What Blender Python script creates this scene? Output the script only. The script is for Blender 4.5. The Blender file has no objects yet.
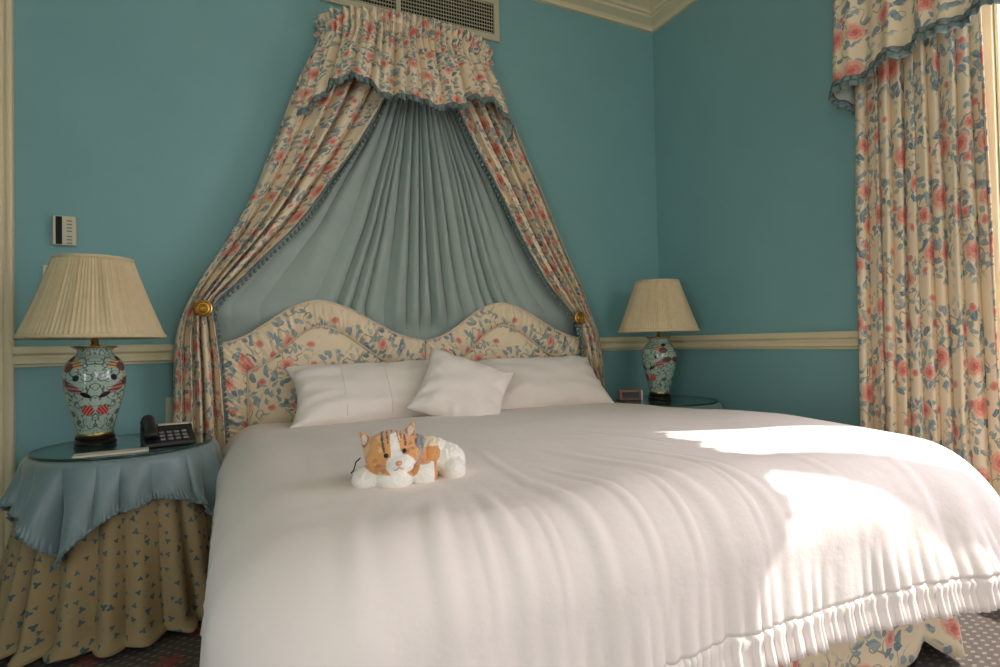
import bpy, bmesh, math, random
from mathutils import Vector, Matrix, noise
S = bpy.context.scene
COL = S.collection
PI = math.pi
sin, cos, exp = math.sin, math.cos, math.exp
random.seed(7)

# ------------------------------------------------------------------ camera
FPX = 565.158
CAM = Vector((-2.64058526, -2.98689271, 0.95))
yaw, pitch, roll = 0.447876605, 0.0182724933, -0.0200264336
_f = Vector((sin(yaw) * cos(pitch), cos(yaw) * cos(pitch), sin(pitch)))
_r0 = Vector((cos(yaw), -sin(yaw), 0)); _u0 = _r0.cross(_f)
_r = _r0 * cos(roll) + _u0 * sin(roll); _u = -_r0 * sin(roll) + _u0 * cos(roll)
cd = bpy.data.cameras.new('camera'); cam = bpy.data.objects.new('camera', cd); COL.objects.link(cam)
cd.sensor_width = 36.0; cd.lens = FPX * 36.0 / 1000.0; cd.clip_start = 0.02
cam.matrix_world = Matrix(((_r.x, _u.x, -_f.x, CAM.x), (_r.y, _u.y, -_f.y, CAM.y), (_r.z, _u.z, -_f.z, CAM.z), (0, 0, 0, 1)))
S.camera = cam

# ------------------------------------------------------------------ light
W = bpy.data.worlds.new('sky'); S.world = W; W.use_nodes = True
bg = W.node_tree.nodes['Background']; bg.inputs[0].default_value = (1.0, 0.95, 1.0, 1); bg.inputs[1].default_value = 2.0
SUN_DIR = Vector((-1.0, 0.27, -1.22))          # the way sunlight travels
sd = bpy.data.lights.new('sun', 'SUN'); sd.energy = 6.5; sd.angle = 0.009; sd.color = (1.0, 0.92, 0.87)
so = bpy.data.objects.new('sun', sd); COL.objects.link(so)
so.rotation_euler = SUN_DIR.to_track_quat('-Z', 'Y').to_euler(); so.location = (3, -4, 4)
def window_or_fill_light(name, y, z, sy, sz, energy, color, x=0.30):
    d = bpy.data.lights.new(name, 'AREA'); d.shape = 'RECTANGLE'; d.size = sy; d.size_y = sz; d.energy = energy; d.color = color
    o = bpy.data.objects.new(name, d); COL.objects.link(o); o.location = (x, y, z)
    o.rotation_euler = Vector((-1, 0, 0)).to_track_quat('-Z', 'Y').to_euler()
    return o
window_or_fill_light('daylight_or_fill', -2.62, 1.5, 1.1, 2.4, 44, (0.98, 0.86, 1.08))
window_or_fill_light('daylight_or_fill', -4.53, 1.5, 1.1, 2.4, 34, (1.0, 0.92, 0.94))
fl = window_or_fill_light('daylight_or_fill', 0, 1.7, 1.5, 1.6, 18, (1.0, 0.92, 0.94)); fl.location = (-1.6, -5.9, 1.75); fl.rotation_euler = (PI / 2, 0, 0)  # added fill lamp, shining in from behind the camera
S.view_settings.view_transform = 'Standard'; S.view_settings.look = 'None'
S.view_settings.exposure = 0.12; S.view_settings.gamma = 1.0; S.view_settings.use_curve_mapping = False
S.cycles.use_denoising = True
S.cycles.max_bounces = 10; S.cycles.diffuse_bounces = 6; S.cycles.transparent_max_bounces = 12
S.cycles.sample_clamp_indirect = 6.0

# ------------------------------------------------------------------ material helpers
left_fill = window_or_fill_light('daylight_or_fill', 0, 1.6, 1.5, 1.6, 48, (1.0, 0.92, 0.96)); left_fill.location = (-5.0, -4.3, 1.0); left_fill.rotation_euler = (PI / 2, 0, -PI / 2)  # added fill lamp from the left, brightens the right wall
def lin(c):
    c /= 255.0
    return c / 12.92 if c <= 0.04045 else ((c + 0.055) / 1.055) ** 2.4
def rgb(r, g, b): return (lin(r), lin(g), lin(b), 1.0)
class NT:
    def __init__(s, name):
        s.m = bpy.data.materials.new(name); s.m.use_nodes = True; s.t = s.m.node_tree; s.n = s.t.nodes; s.l = s.t.links
        s.b = s.n['Principled BSDF']
    def add(s, typ, **kw):
        n = s.n.new(typ)
        for k, v in kw.items(): setattr(n, k, v)
        return n
    def set(s, sock, v):
        if hasattr(v, 'is_linked') or isinstance(v, bpy.types.NodeSocket): s.l.new(v, sock)
        else: sock.default_value = v
    def math(s, op, a, b=None, c=None, clamp=False):
        n = s.add('ShaderNodeMath', operation=op); n.use_clamp = clamp
        for i, v in enumerate((a, b, c)):
            if v is not None: s.set(n.inputs[i], v)
        return n.outputs[0]
    def vmath(s, op, a, b=None, scale=None):
        n = s.add('ShaderNodeVectorMath', operation=op)
        s.set(n.inputs[0], a)
        if b is not None: s.set(n.inputs[1], b)
        if scale is not None: s.set(n.inputs['Scale'], scale)
        return n.outputs['Value'] if op in ('LENGTH', 'DISTANCE', 'DOT_PRODUCT') else n.outputs[0]
    def mix(s, f, a, b):
        n = s.add('ShaderNodeMix', data_type='RGBA')
        s.set(n.inputs[0], f); s.set(n.inputs[6], a); s.set(n.inputs[7], b)
        return n.outputs[2]
    def ramp(s, f, stops, interp='LINEAR'):
        n = s.add('ShaderNodeValToRGB'); cr = n.color_ramp; cr.interpolation = interp
        while len(cr.elements) < len(stops): cr.elements.new(0.5)
        for e, (p, c) in zip(cr.elements, stops): e.position = p; e.color = c if not isinstance(c, (int, float)) else (c, c, c, 1)
        s.set(n.inputs[0], f); return n.outputs[0]
    def step(s, v, e0, e1):                     # smoothstep
        n = s.add('ShaderNodeMapRange', interpolation_type='SMOOTHSTEP')
        s.set(n.inputs[0], v); n.inputs[1].default_value = e0; n.inputs[2].default_value = e1
        return n.outputs[0]
    def coord(s, which='Object'):
        return s.add('ShaderNodeTexCoord').outputs[which]
    def noise(s, v, scale, detail=3, rough=0.55, out=0):
        n = s.add('ShaderNodeTexNoise'); s.set(n.inputs['Vector'], v); n.inputs['Scale'].default_value = scale
        n.inputs['Detail'].default_value = detail; n.inputs['Roughness'].default_value = rough
        return n.outputs[out]
    def voro(s, v, scale, rand=1.0, dims='2D'):
        n = s.add('ShaderNodeTexVoronoi', voronoi_dimensions=dims); s.set(n.inputs['Vector'], v)
        n.inputs['Scale'].default_value = scale; n.inputs['Randomness'].default_value = rand
        return n
    def xyz(s, v):
        n = s.add('ShaderNodeSeparateXYZ'); s.set(n.inputs[0], v); return n.outputs
    def comb(s, x, y, z=0.0):
        n = s.add('ShaderNodeCombineXYZ')
        for i, v in enumerate((x, y, z)): s.set(n.inputs[i], v)
        return n.outputs[0]
    def bump(s, h, strength=0.3, dist=0.002):
        n = s.add('ShaderNodeBump'); s.set(n.inputs['Height'], h); n.inputs['Strength'].default_value = strength
        n.inputs['Distance'].default_value = dist; s.l.new(n.outputs[0], s.b.inputs['Normal'])
    def base(s, c, rough=0.6, **kw):
        s.set(s.b.inputs['Base Color'], c); s.b.inputs['Roughness'].default_value = rough
        for k, v in kw.items(): s.set(s.b.inputs[k.replace('_', ' ')], v)
        return s

M = {}
def simple(name, c, rough=0.6, nscale=0, var=0.06, bump=0, bscale=200, **kw):
    t = NT(name); co = t.coord()
    col = rgb(*c)
    if nscale:
        f = t.noise(co, nscale)
        d = tuple(x * (1 - var) for x in col[:3]) + (1,); e = tuple(min(1, x * (1 + var)) for x in col[:3]) + (1,)
        col = t.ramp(f, [(0.3, d), (0.7, e)])
    t.base(col, rough, **kw)
    if bump: t.bump(t.noise(co, bscale, 2), bump, 0.001)
    M[name] = t.m; return t
simple('wall_paint', (126, 171, 172), 0.5, 3, 0.03, 0.12, 90)
simple('cream_paint', (226, 212, 174), 0.42, 4, 0.03, 0.08, 60)
simple('ceiling_paint', (232, 222, 196), 0.7)
simple('white_cotton', (236, 226, 219), 0.85, 6, 0.02, 0.25, 260, Sheen_Weight=0.15)
simple('pillow_cotton', (238, 229, 220), 0.85, 8, 0.02, 0.25, 300, Sheen_Weight=0.15)
simple('blue_lining', (154, 168, 160), 0.65, 10, 0.05, 0.2, 300, Sheen_Weight=0.3)
simple('blue_sateen', (118, 138, 140), 0.36, 10, 0.05, 0.15, 300, Sheen_Weight=0.3)
simple('blue_trim', (110, 126, 122), 0.75, 60, 0.3, 0.3, 300)
simple('brass', (204, 168, 96), 0.3, Metallic=1.0)
simple('gilt', (176, 146, 86), 0.3, Metallic=1.0)
simple('black_plastic', (26, 26, 26), 0.4)
simple('dark_wood', (30, 22, 18), 0.3, 30, 0.3)
simple('grey_plastic', (120, 120, 116), 0.5)
simple('ivory_plastic', (214, 206, 176), 0.45)
simple('dark_slot', (22, 22, 20), 0.8)
simple('vent_metal', (196, 188, 158), 0.45)
simple('paper', (206, 202, 186), 0.8)
simple('clock_case', (150, 110, 98), 0.3)
simple('clock_white', (220, 214, 206), 0.4)
simple('mattress_ticking', (214, 204, 186), 0.9)
simple('inner_wood', (120, 88, 58), 0.6, 20, 0.2)
simple('pane_edge', (30, 62, 56), 0.15)

def wrinkled(name):
    m = M[name]; t = NT.__new__(NT); t.m = m; t.t = m.node_tree; t.n = t.t.nodes; t.l = t.t.links; t.b = t.n['Principled BSDF']
    co = t.coord()
    h = t.math('ADD', t.math('MULTIPLY', t.noise(co, 11, 4, 0.55), 1.0), t.math('MULTIPLY', t.noise(co, 260, 2), 0.015))
    t.bump(h, 0.36, 0.012)
wrinkled('white_cotton'); wrinkled('pillow_cotton')
def lampshade_mat():
    t = NT('shade_fabric'); co = t.coord()
    t.base(t.ramp(t.noise(co, 40), [(0.3, rgb(232, 214, 172)), (0.7, rgb(244, 228, 190))]), 0.8)
    tr = t.add('ShaderNodeBsdfTranslucent'); tr.inputs[0].default_value = rgb(232, 212, 166)
    mx = t.add('ShaderNodeMixShader'); mx.inputs[0].default_value = 0.3
    t.l.new(t.b.outputs[0], mx.inputs[1]); t.l.new(tr.outputs[0], mx.inputs[2])
    t.l.new(mx.outputs[0], t.n['Material Output'].inputs[0]); M['shade_fabric'] = t.m
lampshade_mat()

def glass_mat(name, tint, gloss=1.0):
    t = NT(name)
    tr = t.add('ShaderNodeBsdfTransparent'); tr.inputs[0].default_value = tint
    gl = t.add('ShaderNodeBsdfGlossy'); gl.inputs['Roughness'].default_value = 0.03; gl.inputs[0].default_value = (1, 1, 1, 1)
    lw = t.add('ShaderNodeLayerWeight'); lw.inputs['Blend'].default_value = 0.5
    fr = t.math('ADD', 0.04, t.math('MULTIPLY', 0.96, t.math('POWER', lw.outputs['Facing'], 5.0)))
    mx = t.add('ShaderNodeMixShader'); t.l.new(t.math('MULTIPLY', fr, gloss, clamp=True), mx.inputs[0])
    t.l.new(tr.outputs[0], mx.inputs[1]); t.l.new(gl.outputs[0], mx.inputs[2]); t.l.new(mx.outputs[0], t.n['Material Output'].inputs[0])
    M[name] = t.m
glass_mat('table_glass', (0.62, 0.78, 0.74, 1), 1.0)
glass_mat('window_glass', (0.97, 0.985, 0.98, 1), 1.0)

def petals(t, uv, scale, rand, seed):
    """voronoi cell frame: local offset rotated by a random angle, per-cell random, distance (all in cell units)"""
    v = t.voro(uv, scale, rand)
    off = t.vmath('SUBTRACT', t.vmath('SCALE', uv, scale=1.0), v.outputs['Position'])
    off = t.vmath('SCALE', off, scale=scale)
    rnd = t.xyz(v.outputs['Color'])
    rot = t.add('ShaderNodeVectorRotate', rotation_type='Z_AXIS'); t.set(rot.inputs['Vector'], off)
    t.set(rot.inputs['Angle'], t.math('MULTIPLY', rnd[0], 6.283))
    return rot.outputs[0], rnd, v.outputs['Distance']

def floral(name, cream=(232, 213, 180), roughness=0.75):
    """roses with blue-grey leaves and stems on cream cotton"""
    t = NT(name); uv = t.coord('UV')
    warp = t.vmath('SUBTRACT', t.noise(uv, 14, 3, out=1), (0.5, 0.5, 0.5))
    uw = t.vmath('ADD', uv, t.vmath('SCALE', warp, scale=0.042))
    col = t.mix(t.noise(uv, 4), rgb(cream[0] - 8, cream[1] - 8, cream[2] - 10), rgb(cream[0] + 5, cream[1] + 5, cream[2] + 6))
    S1 = 5.2
    big = t.voro(uv, S1, 0.75); near = big.outputs['Distance']
    # stems
    nz = t.noise(uv, 8, 2)
    st = t.step(t.math('ABSOLUTE', t.math('SUBTRACT', nz, 0.5)), 0.014, 0.004)
    st = t.math('MULTIPLY', st, t.step(near, 0.58, 0.42))
    col = t.mix(t.math('MULTIPLY', st, 0.8), col, rgb(120, 128, 120))
    # two generations of leaves: pointed ovals, clustered about the roses
    for sc, rand, lo, hi, ca, cb, off in ((19, 1.0, 0.60, 0.46, (98, 122, 132), (146, 160, 160), 0.0), (27, 1.0, 0.70, 0.48, (124, 144, 148), (166, 176, 168), 3.7)):
        u2 = t.vmath('ADD', uw, (off, off * 0.7, 0))
        p, rnd, d = petals(t, u2, sc, rand, 0)
        x, y, _ = t.xyz(p)
        w = t.math('SUBTRACT', 0.25, t.math('MULTIPLY', t.math('MULTIPLY', x, x), 1.05))
        leaf = t.step(t.math('SUBTRACT', t.math('ABSOLUTE', y), w), 0.03, -0.04)
        keep = t.math('GREATER_THAN', rnd[1], 0.28)
        cl = t.noise(uv, 7.5, 1)
        keep = t.math('MULTIPLY', keep, t.step(t.math('ADD', near, t.math('MULTIPLY', t.math('SUBTRACT', cl, 0.5), 1.3)), lo, hi))
        vein = t.step(t.math('ABSOLUTE', y), 0.03, 0.012)
        lc = t.mix(rnd[2], rgb(*ca), rgb(*cb))
        lc = t.mix(t.math('MULTIPLY', vein, 0.5), lc, rgb(186, 190, 176))
        col = t.mix(t.math('MULTIPLY', leaf, keep), col, lc)
    # roses: ringed petals from deep coral heart to pale rim
    p, rnd, d = petals(t, uw, S1, 0.75, 0)
    x, y, _ = t.xyz(p)
    ang = t.math('ARCTAN2', y, x)
    wob = t.math('MULTIPLY', t.math('SINE', t.math('MULTIPLY', ang, 7.0)), 0.010)
    size = t.math('ADD', 0.15, t.math('MULTIPLY', rnd[1], 0.11))
    q = t.math('DIVIDE', t.math('ADD', d, wob), size)
    ring = t.math('SINE', t.math('ADD', t.math('MULTIPLY', q, 17.0), t.math('MULTIPLY', ang, 2.0)))
    rc = t.ramp(t.math('ADD', q, t.math('MULTIPLY', ring, 0.13)), [(0.05, rgb(198, 92, 84)), (0.35, rgb(218, 130, 114)), (0.65, rgb(228, 162, 140)), (1.0, rgb(232, 192, 164))])
    col = t.mix(t.step(q, 1.0, 0.93), col, rc)
    # buds
    p, rnd, d = petals(t, t.vmath('ADD', uw, (1.3, 2.1, 0)), 11.0, 1.0, 0)
    bud = t.math('MULTIPLY', t.step(d, 0.2, 0.15), t.math('GREATER_THAN', rnd[2], 0.74))
    bc = t.ramp(d, [(0.0, rgb(206, 104, 94)), (0.2, rgb(230, 166, 144))])
    col = t.mix(bud, col, bc)
    t.base(col, roughness, Sheen_Weight=0.1)
    t.bump(t.noise(uv, 420, 2), 0.12, 0.001)
    M[name] = t.m
floral('floral_chintz')

def sprig(name):
    t = NT(name); uv = t.coord('UV')
    p, rnd, d = petals(t, uv, 24.0, 0.7, 0)
    x, y, _ = t.xyz(p); ang = t.math('ARCTAN2', y, x)
    rr = t.math('ADD', 0.165, t.math('MULTIPLY', t.math('SINE', t.math('MULTIPLY', ang, 3.0)), 0.062))
    rr = t.math('MULTIPLY', rr, t.math('ADD', 0.75, t.math('MULTIPLY', rnd[1], 0.5)))
    m = t.step(t.math('SUBTRACT', d, rr), 0.03, -0.03)
    p2, r2, d2 = petals(t, t.vmath('ADD', uv, (0.51, 0.37, 0)), 30.0, 0.9, 0)
    x2, y2, _ = t.xyz(p2)
    tw = t.step(t.math('SUBTRACT', t.math('ABSOLUTE', y2), t.math('SUBTRACT', 0.05, t.math('MULTIPLY', t.math('MULTIPLY', x2, x2), 1.4))), 0.03, -0.02)
    tw = t.math('MULTIPLY', tw, t.math('GREATER_THAN', r2[1], 0.62))
    col = t.mix(t.noise(uv, 6), rgb(156, 134, 96), rgb(170, 148, 108))
    col = t.mix(t.math('MULTIPLY', tw, 0.7), col, rgb(104, 124, 124))
    col = t.mix(m, col, t.mix(rnd[2], rgb(66, 88, 94), rgb(90, 112, 112)))
    t.base(col, 0.8); t.bump(t.noise(uv, 400, 2), 0.1, 0.001); M[name] = t.m
sprig('sprig_cotton')

def carpet():
    t = NT('carpet'); co = t.coord()
    x, y, _ = t.xyz(co)
    # small pale dashes in offset rows on taupe, with scattered dark red sprays
    row = t.math('MULTIPLY', y, 50.0)
    sh = t.math('MULTIPLY', t.math('MODULO', t.math('FLOOR', row), 2.0), 0.5)
    fx = t.math('FRACT', t.math('ADD', t.math('MULTIPLY', x, 25.0), sh)); fy = t.math('FRACT', row)
    dx = t.math('ABSOLUTE', t.math('SUBTRACT', fx, 0.5)); dy = t.math('ABSOLUTE', t.math('SUBTRACT', fy, 0.5))
    e = t.math('ADD', t.math('MULTIPLY', dx, 1.0), t.math('MULTIPLY', dy, 0.8))
    dash = t.step(t.math('ADD', e, t.math('MULTIPLY', t.noise(co, 60), 0.12)), 0.36, 0.27)
    col = t.mix(t.noise(co, 40), rgb(74, 66, 60), rgb(98, 88, 80))
    col = t.mix(t.math('MULTIPLY', dash, 0.45), col, rgb(168, 156, 140))
    p, rnd, d = petals(t, co, 4.5, 0.7, 0)
    px, py, _ = t.xyz(p); ang = t.math('ARCTAN2', py, px)
    fl = t.step(t.math('SUBTRACT', d, t.math('ADD', 0.15, t.math('MULTIPLY', t.math('SINE', t.math('MULTIPLY', ang, 5.0)), 0.06))), 0.02, -0.02)
    col = t.mix(t.math('MULTIPLY', fl, 0.85), col, t.mix(t.noise(co, 50), rgb(120, 50, 44), rgb(168, 90, 76)))
    t.base(col, 0.95); t.bump(t.noise(co, 500, 2), 0.6, 0.003); M['carpet'] = t.m
carpet()

def vase_mat():
    """celadon porcelain: mirrored pairs of dark birds, rust fruit and leaves among scrolling vine"""
    t = NT('painted_porcelain'); uv = t.coord('UV')
    s0, h, _ = t.xyz(uv)
    per = 0.2827
    m = t.math('ABSOLUTE', t.math('SUBTRACT', t.math('FLOORED_MODULO', t.math('ADD', s0, per * 1.5), per), per / 2))
    m = t.math('MULTIPLY', m, 0.74)
    p = t.comb(m, h)
    warp = t.vmath('SUBTRACT', t.noise(p, 60, 2, out=1), (0.5, 0.5, 0.5))
    pw = t.vmath('ADD', p, t.vmath('SCALE', warp, scale=0.008))
    wx, wy, _ = t.xyz(pw)
    col = t.mix(t.noise(uv, 9), rgb(152, 174, 160), rgb(182, 196, 180))
    # curls: rings of a cell pattern, broken up
    v = t.voro(pw, 30, .8); d = v.outputs['Distance']
    ring = t.step(t.math('ABSOLUTE', t.math('SUBTRACT', d, 0.33)), 0.075, 0.03)
    rc = t.xyz(v.outputs['Color'])
    sp = t.vmath('SCALE', t.vmath('SUBTRACT', pw, v.outputs['Position']), scale=30.0); sx, sy, _ = t.xyz(sp)
    gap = t.step(t.math('SINE', t.math('ADD', t.math('ARCTAN2', sy, sx), t.math('MULTIPLY', rc[0], 6.28))), -0.6, -0.4)
    n1 = t.noise(pw, 34, 1)
    vine = t.math('MAXIMUM', t.math('MULTIPLY', ring, gap), t.step(t.math('ABSOLUTE', t.math('SUBTRACT', n1, 0.5)), 0.022, 0.009))
    col = t.mix(t.math('MULTIPLY', vine, 0.85), col, rgb(52, 88, 80))
    def blob(cx, cy, rx, ry, rot, c, stripes=0):
        nonlocal col
        a, b = math.cos(rot), math.sin(rot)
        dx, dy = t.math('SUBTRACT', wx, cx), t.math('SUBTRACT', wy, cy)
        ex = t.math('DIVIDE', t.math('ADD', t.math('MULTIPLY', dx, a), t.math('MULTIPLY', dy, b)), rx)
        ey = t.math('DIVIDE', t.math('SUBTRACT', t.math('MULTIPLY', dy, a), t.math('MULTIPLY', dx, b)), ry)
        q = t.math('ADD', t.math('MULTIPLY', ex, ex), t.math('MULTIPLY', ey, ey))
        k = t.step(q, 1.1, 0.9); cc = rgb(*c)
        if stripes:
            f = t.step(t.math('SINE', t.math('ADD', t.math('MULTIPLY', ex, stripes), t.math('MULTIPLY', ey, stripes * .6))), -0.2, 0.3)
            cc = t.mix(f, rgb(*[min(255, x + 60) for x in c]), rgb(*c))
        col = t.mix(k, col, cc)
    blob(.058, .218, .038, .014, .72, (116, 66, 58), 9); blob(.084, .235, .02, .016, .2, (98, 50, 44))
    blob(.021, .188, .015, .0072, .62, (34, 24, 28)); blob(.041, .250, .008, .013, .2, (30, 26, 30))
    blob(.020, .132, .0165, .0175, 0, (150, 52, 40), 11)
    blob(.048, .300, .020, .013, .5, (150, 112, 66), 8); blob(.068, .288, .017, .017, 0, (110, 62, 56)); blob(.074, .318, .012, .008, .4, (36, 30, 32))
    blob(.075, .120, .014, .010, .6, (70, 104, 92)); blob(.055, .09, .012, .008, -.5, (84, 116, 100))
    t.base(col, 0.16, Coat_Weight=0.4); M['painted_porcelain'] = t.m
vase_mat()

def attr_mat(name, rough=0.95, fuzz=0.5):
    t = NT(name); a = t.add('ShaderNodeAttribute'); a.attribute_name = 'coat'
    co = t.coord()
    f = t.noise(co, 180, 3)
    t.base(t.mix(t.math('MULTIPLY', f, 0.12), a.outputs['Color'], (0.9, 0.78, 0.6, 1)), rough, Sheen_Weight=fuzz)
    t.bump(t.noise(co, 420, 3), 0.7, 0.003); M[name] = t.m
attr_mat('plush')
simple('plush_pink', (214, 150, 128), 0.9)
simple('eye_glass', (24, 16, 12), 0.08)
simple('ribbon_grey', (150, 150, 152), 0.5, 300, 0.25)
simple('whisker_dark', (40, 26, 22), 0.8)

# ------------------------------------------------------------------ mesh helpers
class MB:
    def __init__(s): s.v = []; s.f = []; s.uv = []; s.mi = []
    def add(s, verts, faces, uvs=None, mi=0):
        k = len(s.v); s.v += [tuple(p) for p in verts]
        s.uv += list(uvs) if uvs else [(p[0] + p[1], p[2]) for p in verts]
        s.f += [tuple(i + k for i in f) for f in faces]; s.mi += [mi] * len(faces)
        return s
    def grid(s, nu, nv, fn, wrap=False, flip=False, mi=0):
        """fn(u, v) -> (xyz, uv); u, v in 0..1"""
        vs, us, fs = [], [], []
        for j in range(nv + 1):
            for i in range(nu + 1):
                p, q = fn(i / nu, j / nv); vs.append(p); us.append(q)
        w = nu + 1
        for j in range(nv):
            for i in range(nu):
                a, b = j * w + i, j * w + i + 1
                fs.append((a, b, b + w, a + w) if not flip else (a, a + w, b + w, b))
        return s.add(vs, fs, us, mi)
    def box(s, lo, hi, mi=0):
        x0, y0, z0 = lo; x1, y1, z1 = hi
        vs = [(x0, y0, z0), (x1, y0, z0), (x1, y1, z0), (x0, y1, z0), (x0, y0, z1), (x1, y0, z1), (x1, y1, z1), (x0, y1, z1)]
        return s.add(vs, [(0, 3, 2, 1), (4, 5, 6, 7), (0, 1, 5, 4), (1, 2, 6, 5), (2, 3, 7, 6), (3, 0, 4, 7)], None, mi)
    def lathe(s, prof, c=(0, 0, 0), n=48, uvs=(1, 1), axis='z', ripple=None, mi=0):
        """prof: list of (radius, height)"""
        m = len(prof) - 1
        L = [0]
        for a, b in zip(prof, prof[1:]): L.append(L[-1] + math.hypot(b[0] - a[0], b[1] - a[1]))
        def fn(u, v):
            k = round(v * m); r, h = prof[k]; a = u * 2 * PI
            if ripple: r *= ripple(a, k)
            x, y = r * cos(a), r * sin(a)
            p = (c[0] + x, c[1] + y, c[2] + h) if axis == 'z' else (c[0] + x, c[1] - h, c[2] + y)
            return p, (u * uvs[0], L[k] * uvs[1])
        return s.grid(n, m, fn, mi=mi)
    def tube(s, pts, r, n=8, mi=0, cap=True):
        pts = [Vector(p) for p in pts]; vs, fs, us = [], [], []
        up = Vector((0, 0, 1)); L = 0
        for i, p in enumerate(pts):
            t = (pts[min(i + 1, len(pts) - 1)] - pts[max(i - 1, 0)]).normalized()
            a = t.cross(up)
            if a.length < 0.05: a = t.cross(Vector((1, 0, 0)))
            a.normalize(); b = t.cross(a); rr = r(i / max(1, len(pts) - 1)) if callable(r) else r
            if i: L += (p - pts[i - 1]).length
            for k in range(n):
                q = k / n * 2 * PI; vs.append(p + a * (rr * cos(q)) + b * (rr * sin(q))); us.append((k / n, L))
        for i in range(len(pts) - 1):
            for k in range(n):
                k2 = (k + 1) % n; fs.append((i * n + k, i * n + k2, (i + 1) * n + k2, (i + 1) * n + k))
        if cap: fs += [tuple(range(n)), tuple(reversed(range((len(pts) - 1) * n, len(pts) * n)))]
        return s.add(vs, fs, us, mi)
    def ball(s, c, r, nu=12, nv=8, mi=0):
        r = (r, r, r) if isinstance(r, (int, float)) else r
        return s.grid(nu, nv, lambda u, v: ((c[0] + r[0] * sin(PI * v) * cos(2 * PI * u), c[1] + r[1] * sin(PI * v) * sin(2 * PI * u), c[2] - r[2] * cos(PI * v)), (u, v)), mi=mi)

def origin(o):
    p = Vector(o.location)
    return p if o.parent is None else p + origin(o.parent)
def build(name, mb, mat, parent=None, smooth=True, solid=0, lining=None, bevel=0, sub=0, weld=True, at=None, auto=None):
    """link ONE mesh object. Vertices are in world space and are moved into the space of the parent (or of AT)."""
    me = bpy.data.meshes.new(name)
    org = origin(parent) if parent else (Vector(at) if at else Vector((0, 0, 0)))
    me.from_pydata([tuple(Vector(p) - org) for p in mb.v], [], mb.f)
    uvl = me.uv_layers.new(name='UVMap')
    for lp in me.loops: uvl.data[lp.index].uv = mb.uv[lp.vertex_index]
    for m in (mat if isinstance(mat, (list, tuple)) else [mat]): me.materials.append(M[m])
    if lining: me.materials.append(M[lining])
    for p, k in zip(me.polygons, mb.mi): p.material_index = k; p.use_smooth = smooth
    bm = bmesh.new(); bm.from_mesh(me)
    if weld: bmesh.ops.remove_doubles(bm, verts=bm.verts, dist=1e-5)
    if not solid: bmesh.ops.recalc_face_normals(bm, faces=bm.faces)
    bm.to_mesh(me); bm.free()
    o = bpy.data.objects.new(name, me); COL.objects.link(o)
    if parent: o.parent = parent
    elif at: o.location = at
    if bevel:
        b = o.modifiers.new('bevel', 'BEVEL'); b.width = bevel; b.segments = 2; b.limit_method = 'ANGLE'; b.angle_limit = 0.6
    if solid:
        m = o.modifiers.new('cloth', 'SOLIDIFY'); m.thickness = solid; m.offset = -1
        if lining: m.material_offset = 1
    if sub:
        m = o.modifiers.new('sub', 'SUBSURF'); m.levels = sub; m.render_levels = sub
    if auto is not None:
        try: me.set_sharp_from_angle(angle=auto)
        except Exception: pass
    return o
def tag(o, label=None, cat=None, group=None, kind=None):
    for k, v in (('label', label), ('category', cat), ('group', group), ('kind', kind)):
        if v: o[k] = v
    return o
def thing(name, loc, label, cat, group=None):
    o = bpy.data.objects.new(name, None); COL.objects.link(o); o.location = loc; o.empty_display_size = 0.05
    return tag(o, label, cat, group)
def copy_tree(o, parent=None):
    c = o.copy(); COL.objects.link(c)
    if parent: c.parent = parent
    for ch in [x for x in S.objects if x.parent == o]: copy_tree(ch, c)
    return c
def structure(name, mb, mat, parent=None, **kw):
    kw.setdefault('smooth', False)
    o = build(name, mb, mat, parent, **kw)
    if not parent: o['kind'] = 'structure'
    return o
def lerp(a, b, t): return a + (b - a) * t
def ss(a, b, x):
    t = max(0, min(1, (x - a) / (b - a))); return t * t * (3 - 2 * t)
def poly(pts, t):
    """point on a list of equal-length tuples, Catmull-Rom, t in 0..1"""
    n = len(pts) - 1; x = min(max(t, 0), 1) * n; i = min(int(x), n - 1); f = x - i
    p0, p1, p2, p3 = pts[max(i - 1, 0)], pts[i], pts[i + 1], pts[min(i + 2, n)]
    return tuple(0.5 * (2 * b + (c - a) * f + (2 * a - 5 * b + 4 * c - d) * f * f + (3 * b - a - 3 * c + d) * f ** 3) for a, b, c, d in zip(p0, p1, p2, p3))
def resample(pts, n):
    """n+1 points spread evenly by length along a polyline"""
    P = [Vector(p) for p in pts]; L = [0]
    for a, b in zip(P, P[1:]): L.append(L[-1] + (b - a).length)
    out = []
    for k in range(n + 1):
        s = L[-1] * k / n; i = 0
        while i < len(P) - 2 and L[i + 1] < s: i += 1
        t = (s - L[i]) / max(1e-9, L[i + 1] - L[i]); out.append(P[i].lerp(P[i + 1], min(1, t)))
    return out
def pleat(k): return 2 * abs(sin(k / 2)) ** 0.75 - 1          # round ridges, tight valleys
def nz(x, y=0.0, z=0.0): return noise.noise(Vector((x, y, z)))

# ------------------------------------------------------------------ room shell
XL, YF, ZC = -4.7, -5.6, 3.24
T, TW = 0.14, 0.26
structure('floor', MB().box((XL - T, YF - T, -0.1), (T, T, 0)), 'carpet')
structure('ceiling', MB().box((XL - T, YF - T, ZC), (T, T, ZC + 0.1)), 'ceiling_paint')
structure('wall_back', MB().box((XL - T, 0, 0), (T, T, ZC)), 'wall_paint')
LY0, LY1, LZ0, LZ1 = -5.1, -3.5, 0.1, 2.0
structure('wall_left', MB().box((XL - T, YF, 0), (XL, LY0, ZC)).box((XL - T, LY1, 0), (XL, 0, ZC)).box((XL - T, LY0, 0), (XL, LY1, LZ0)).box((XL - T, LY0, LZ1), (XL, LY1, ZC)), 'wall_paint')
mb = MB()
for a, b in ((LY0, LY0 + .06), (-4.33, -4.27), (LY1 - .06, LY1)): mb.box((XL - .1, a, LZ0), (XL - .05, b, LZ1))
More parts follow.
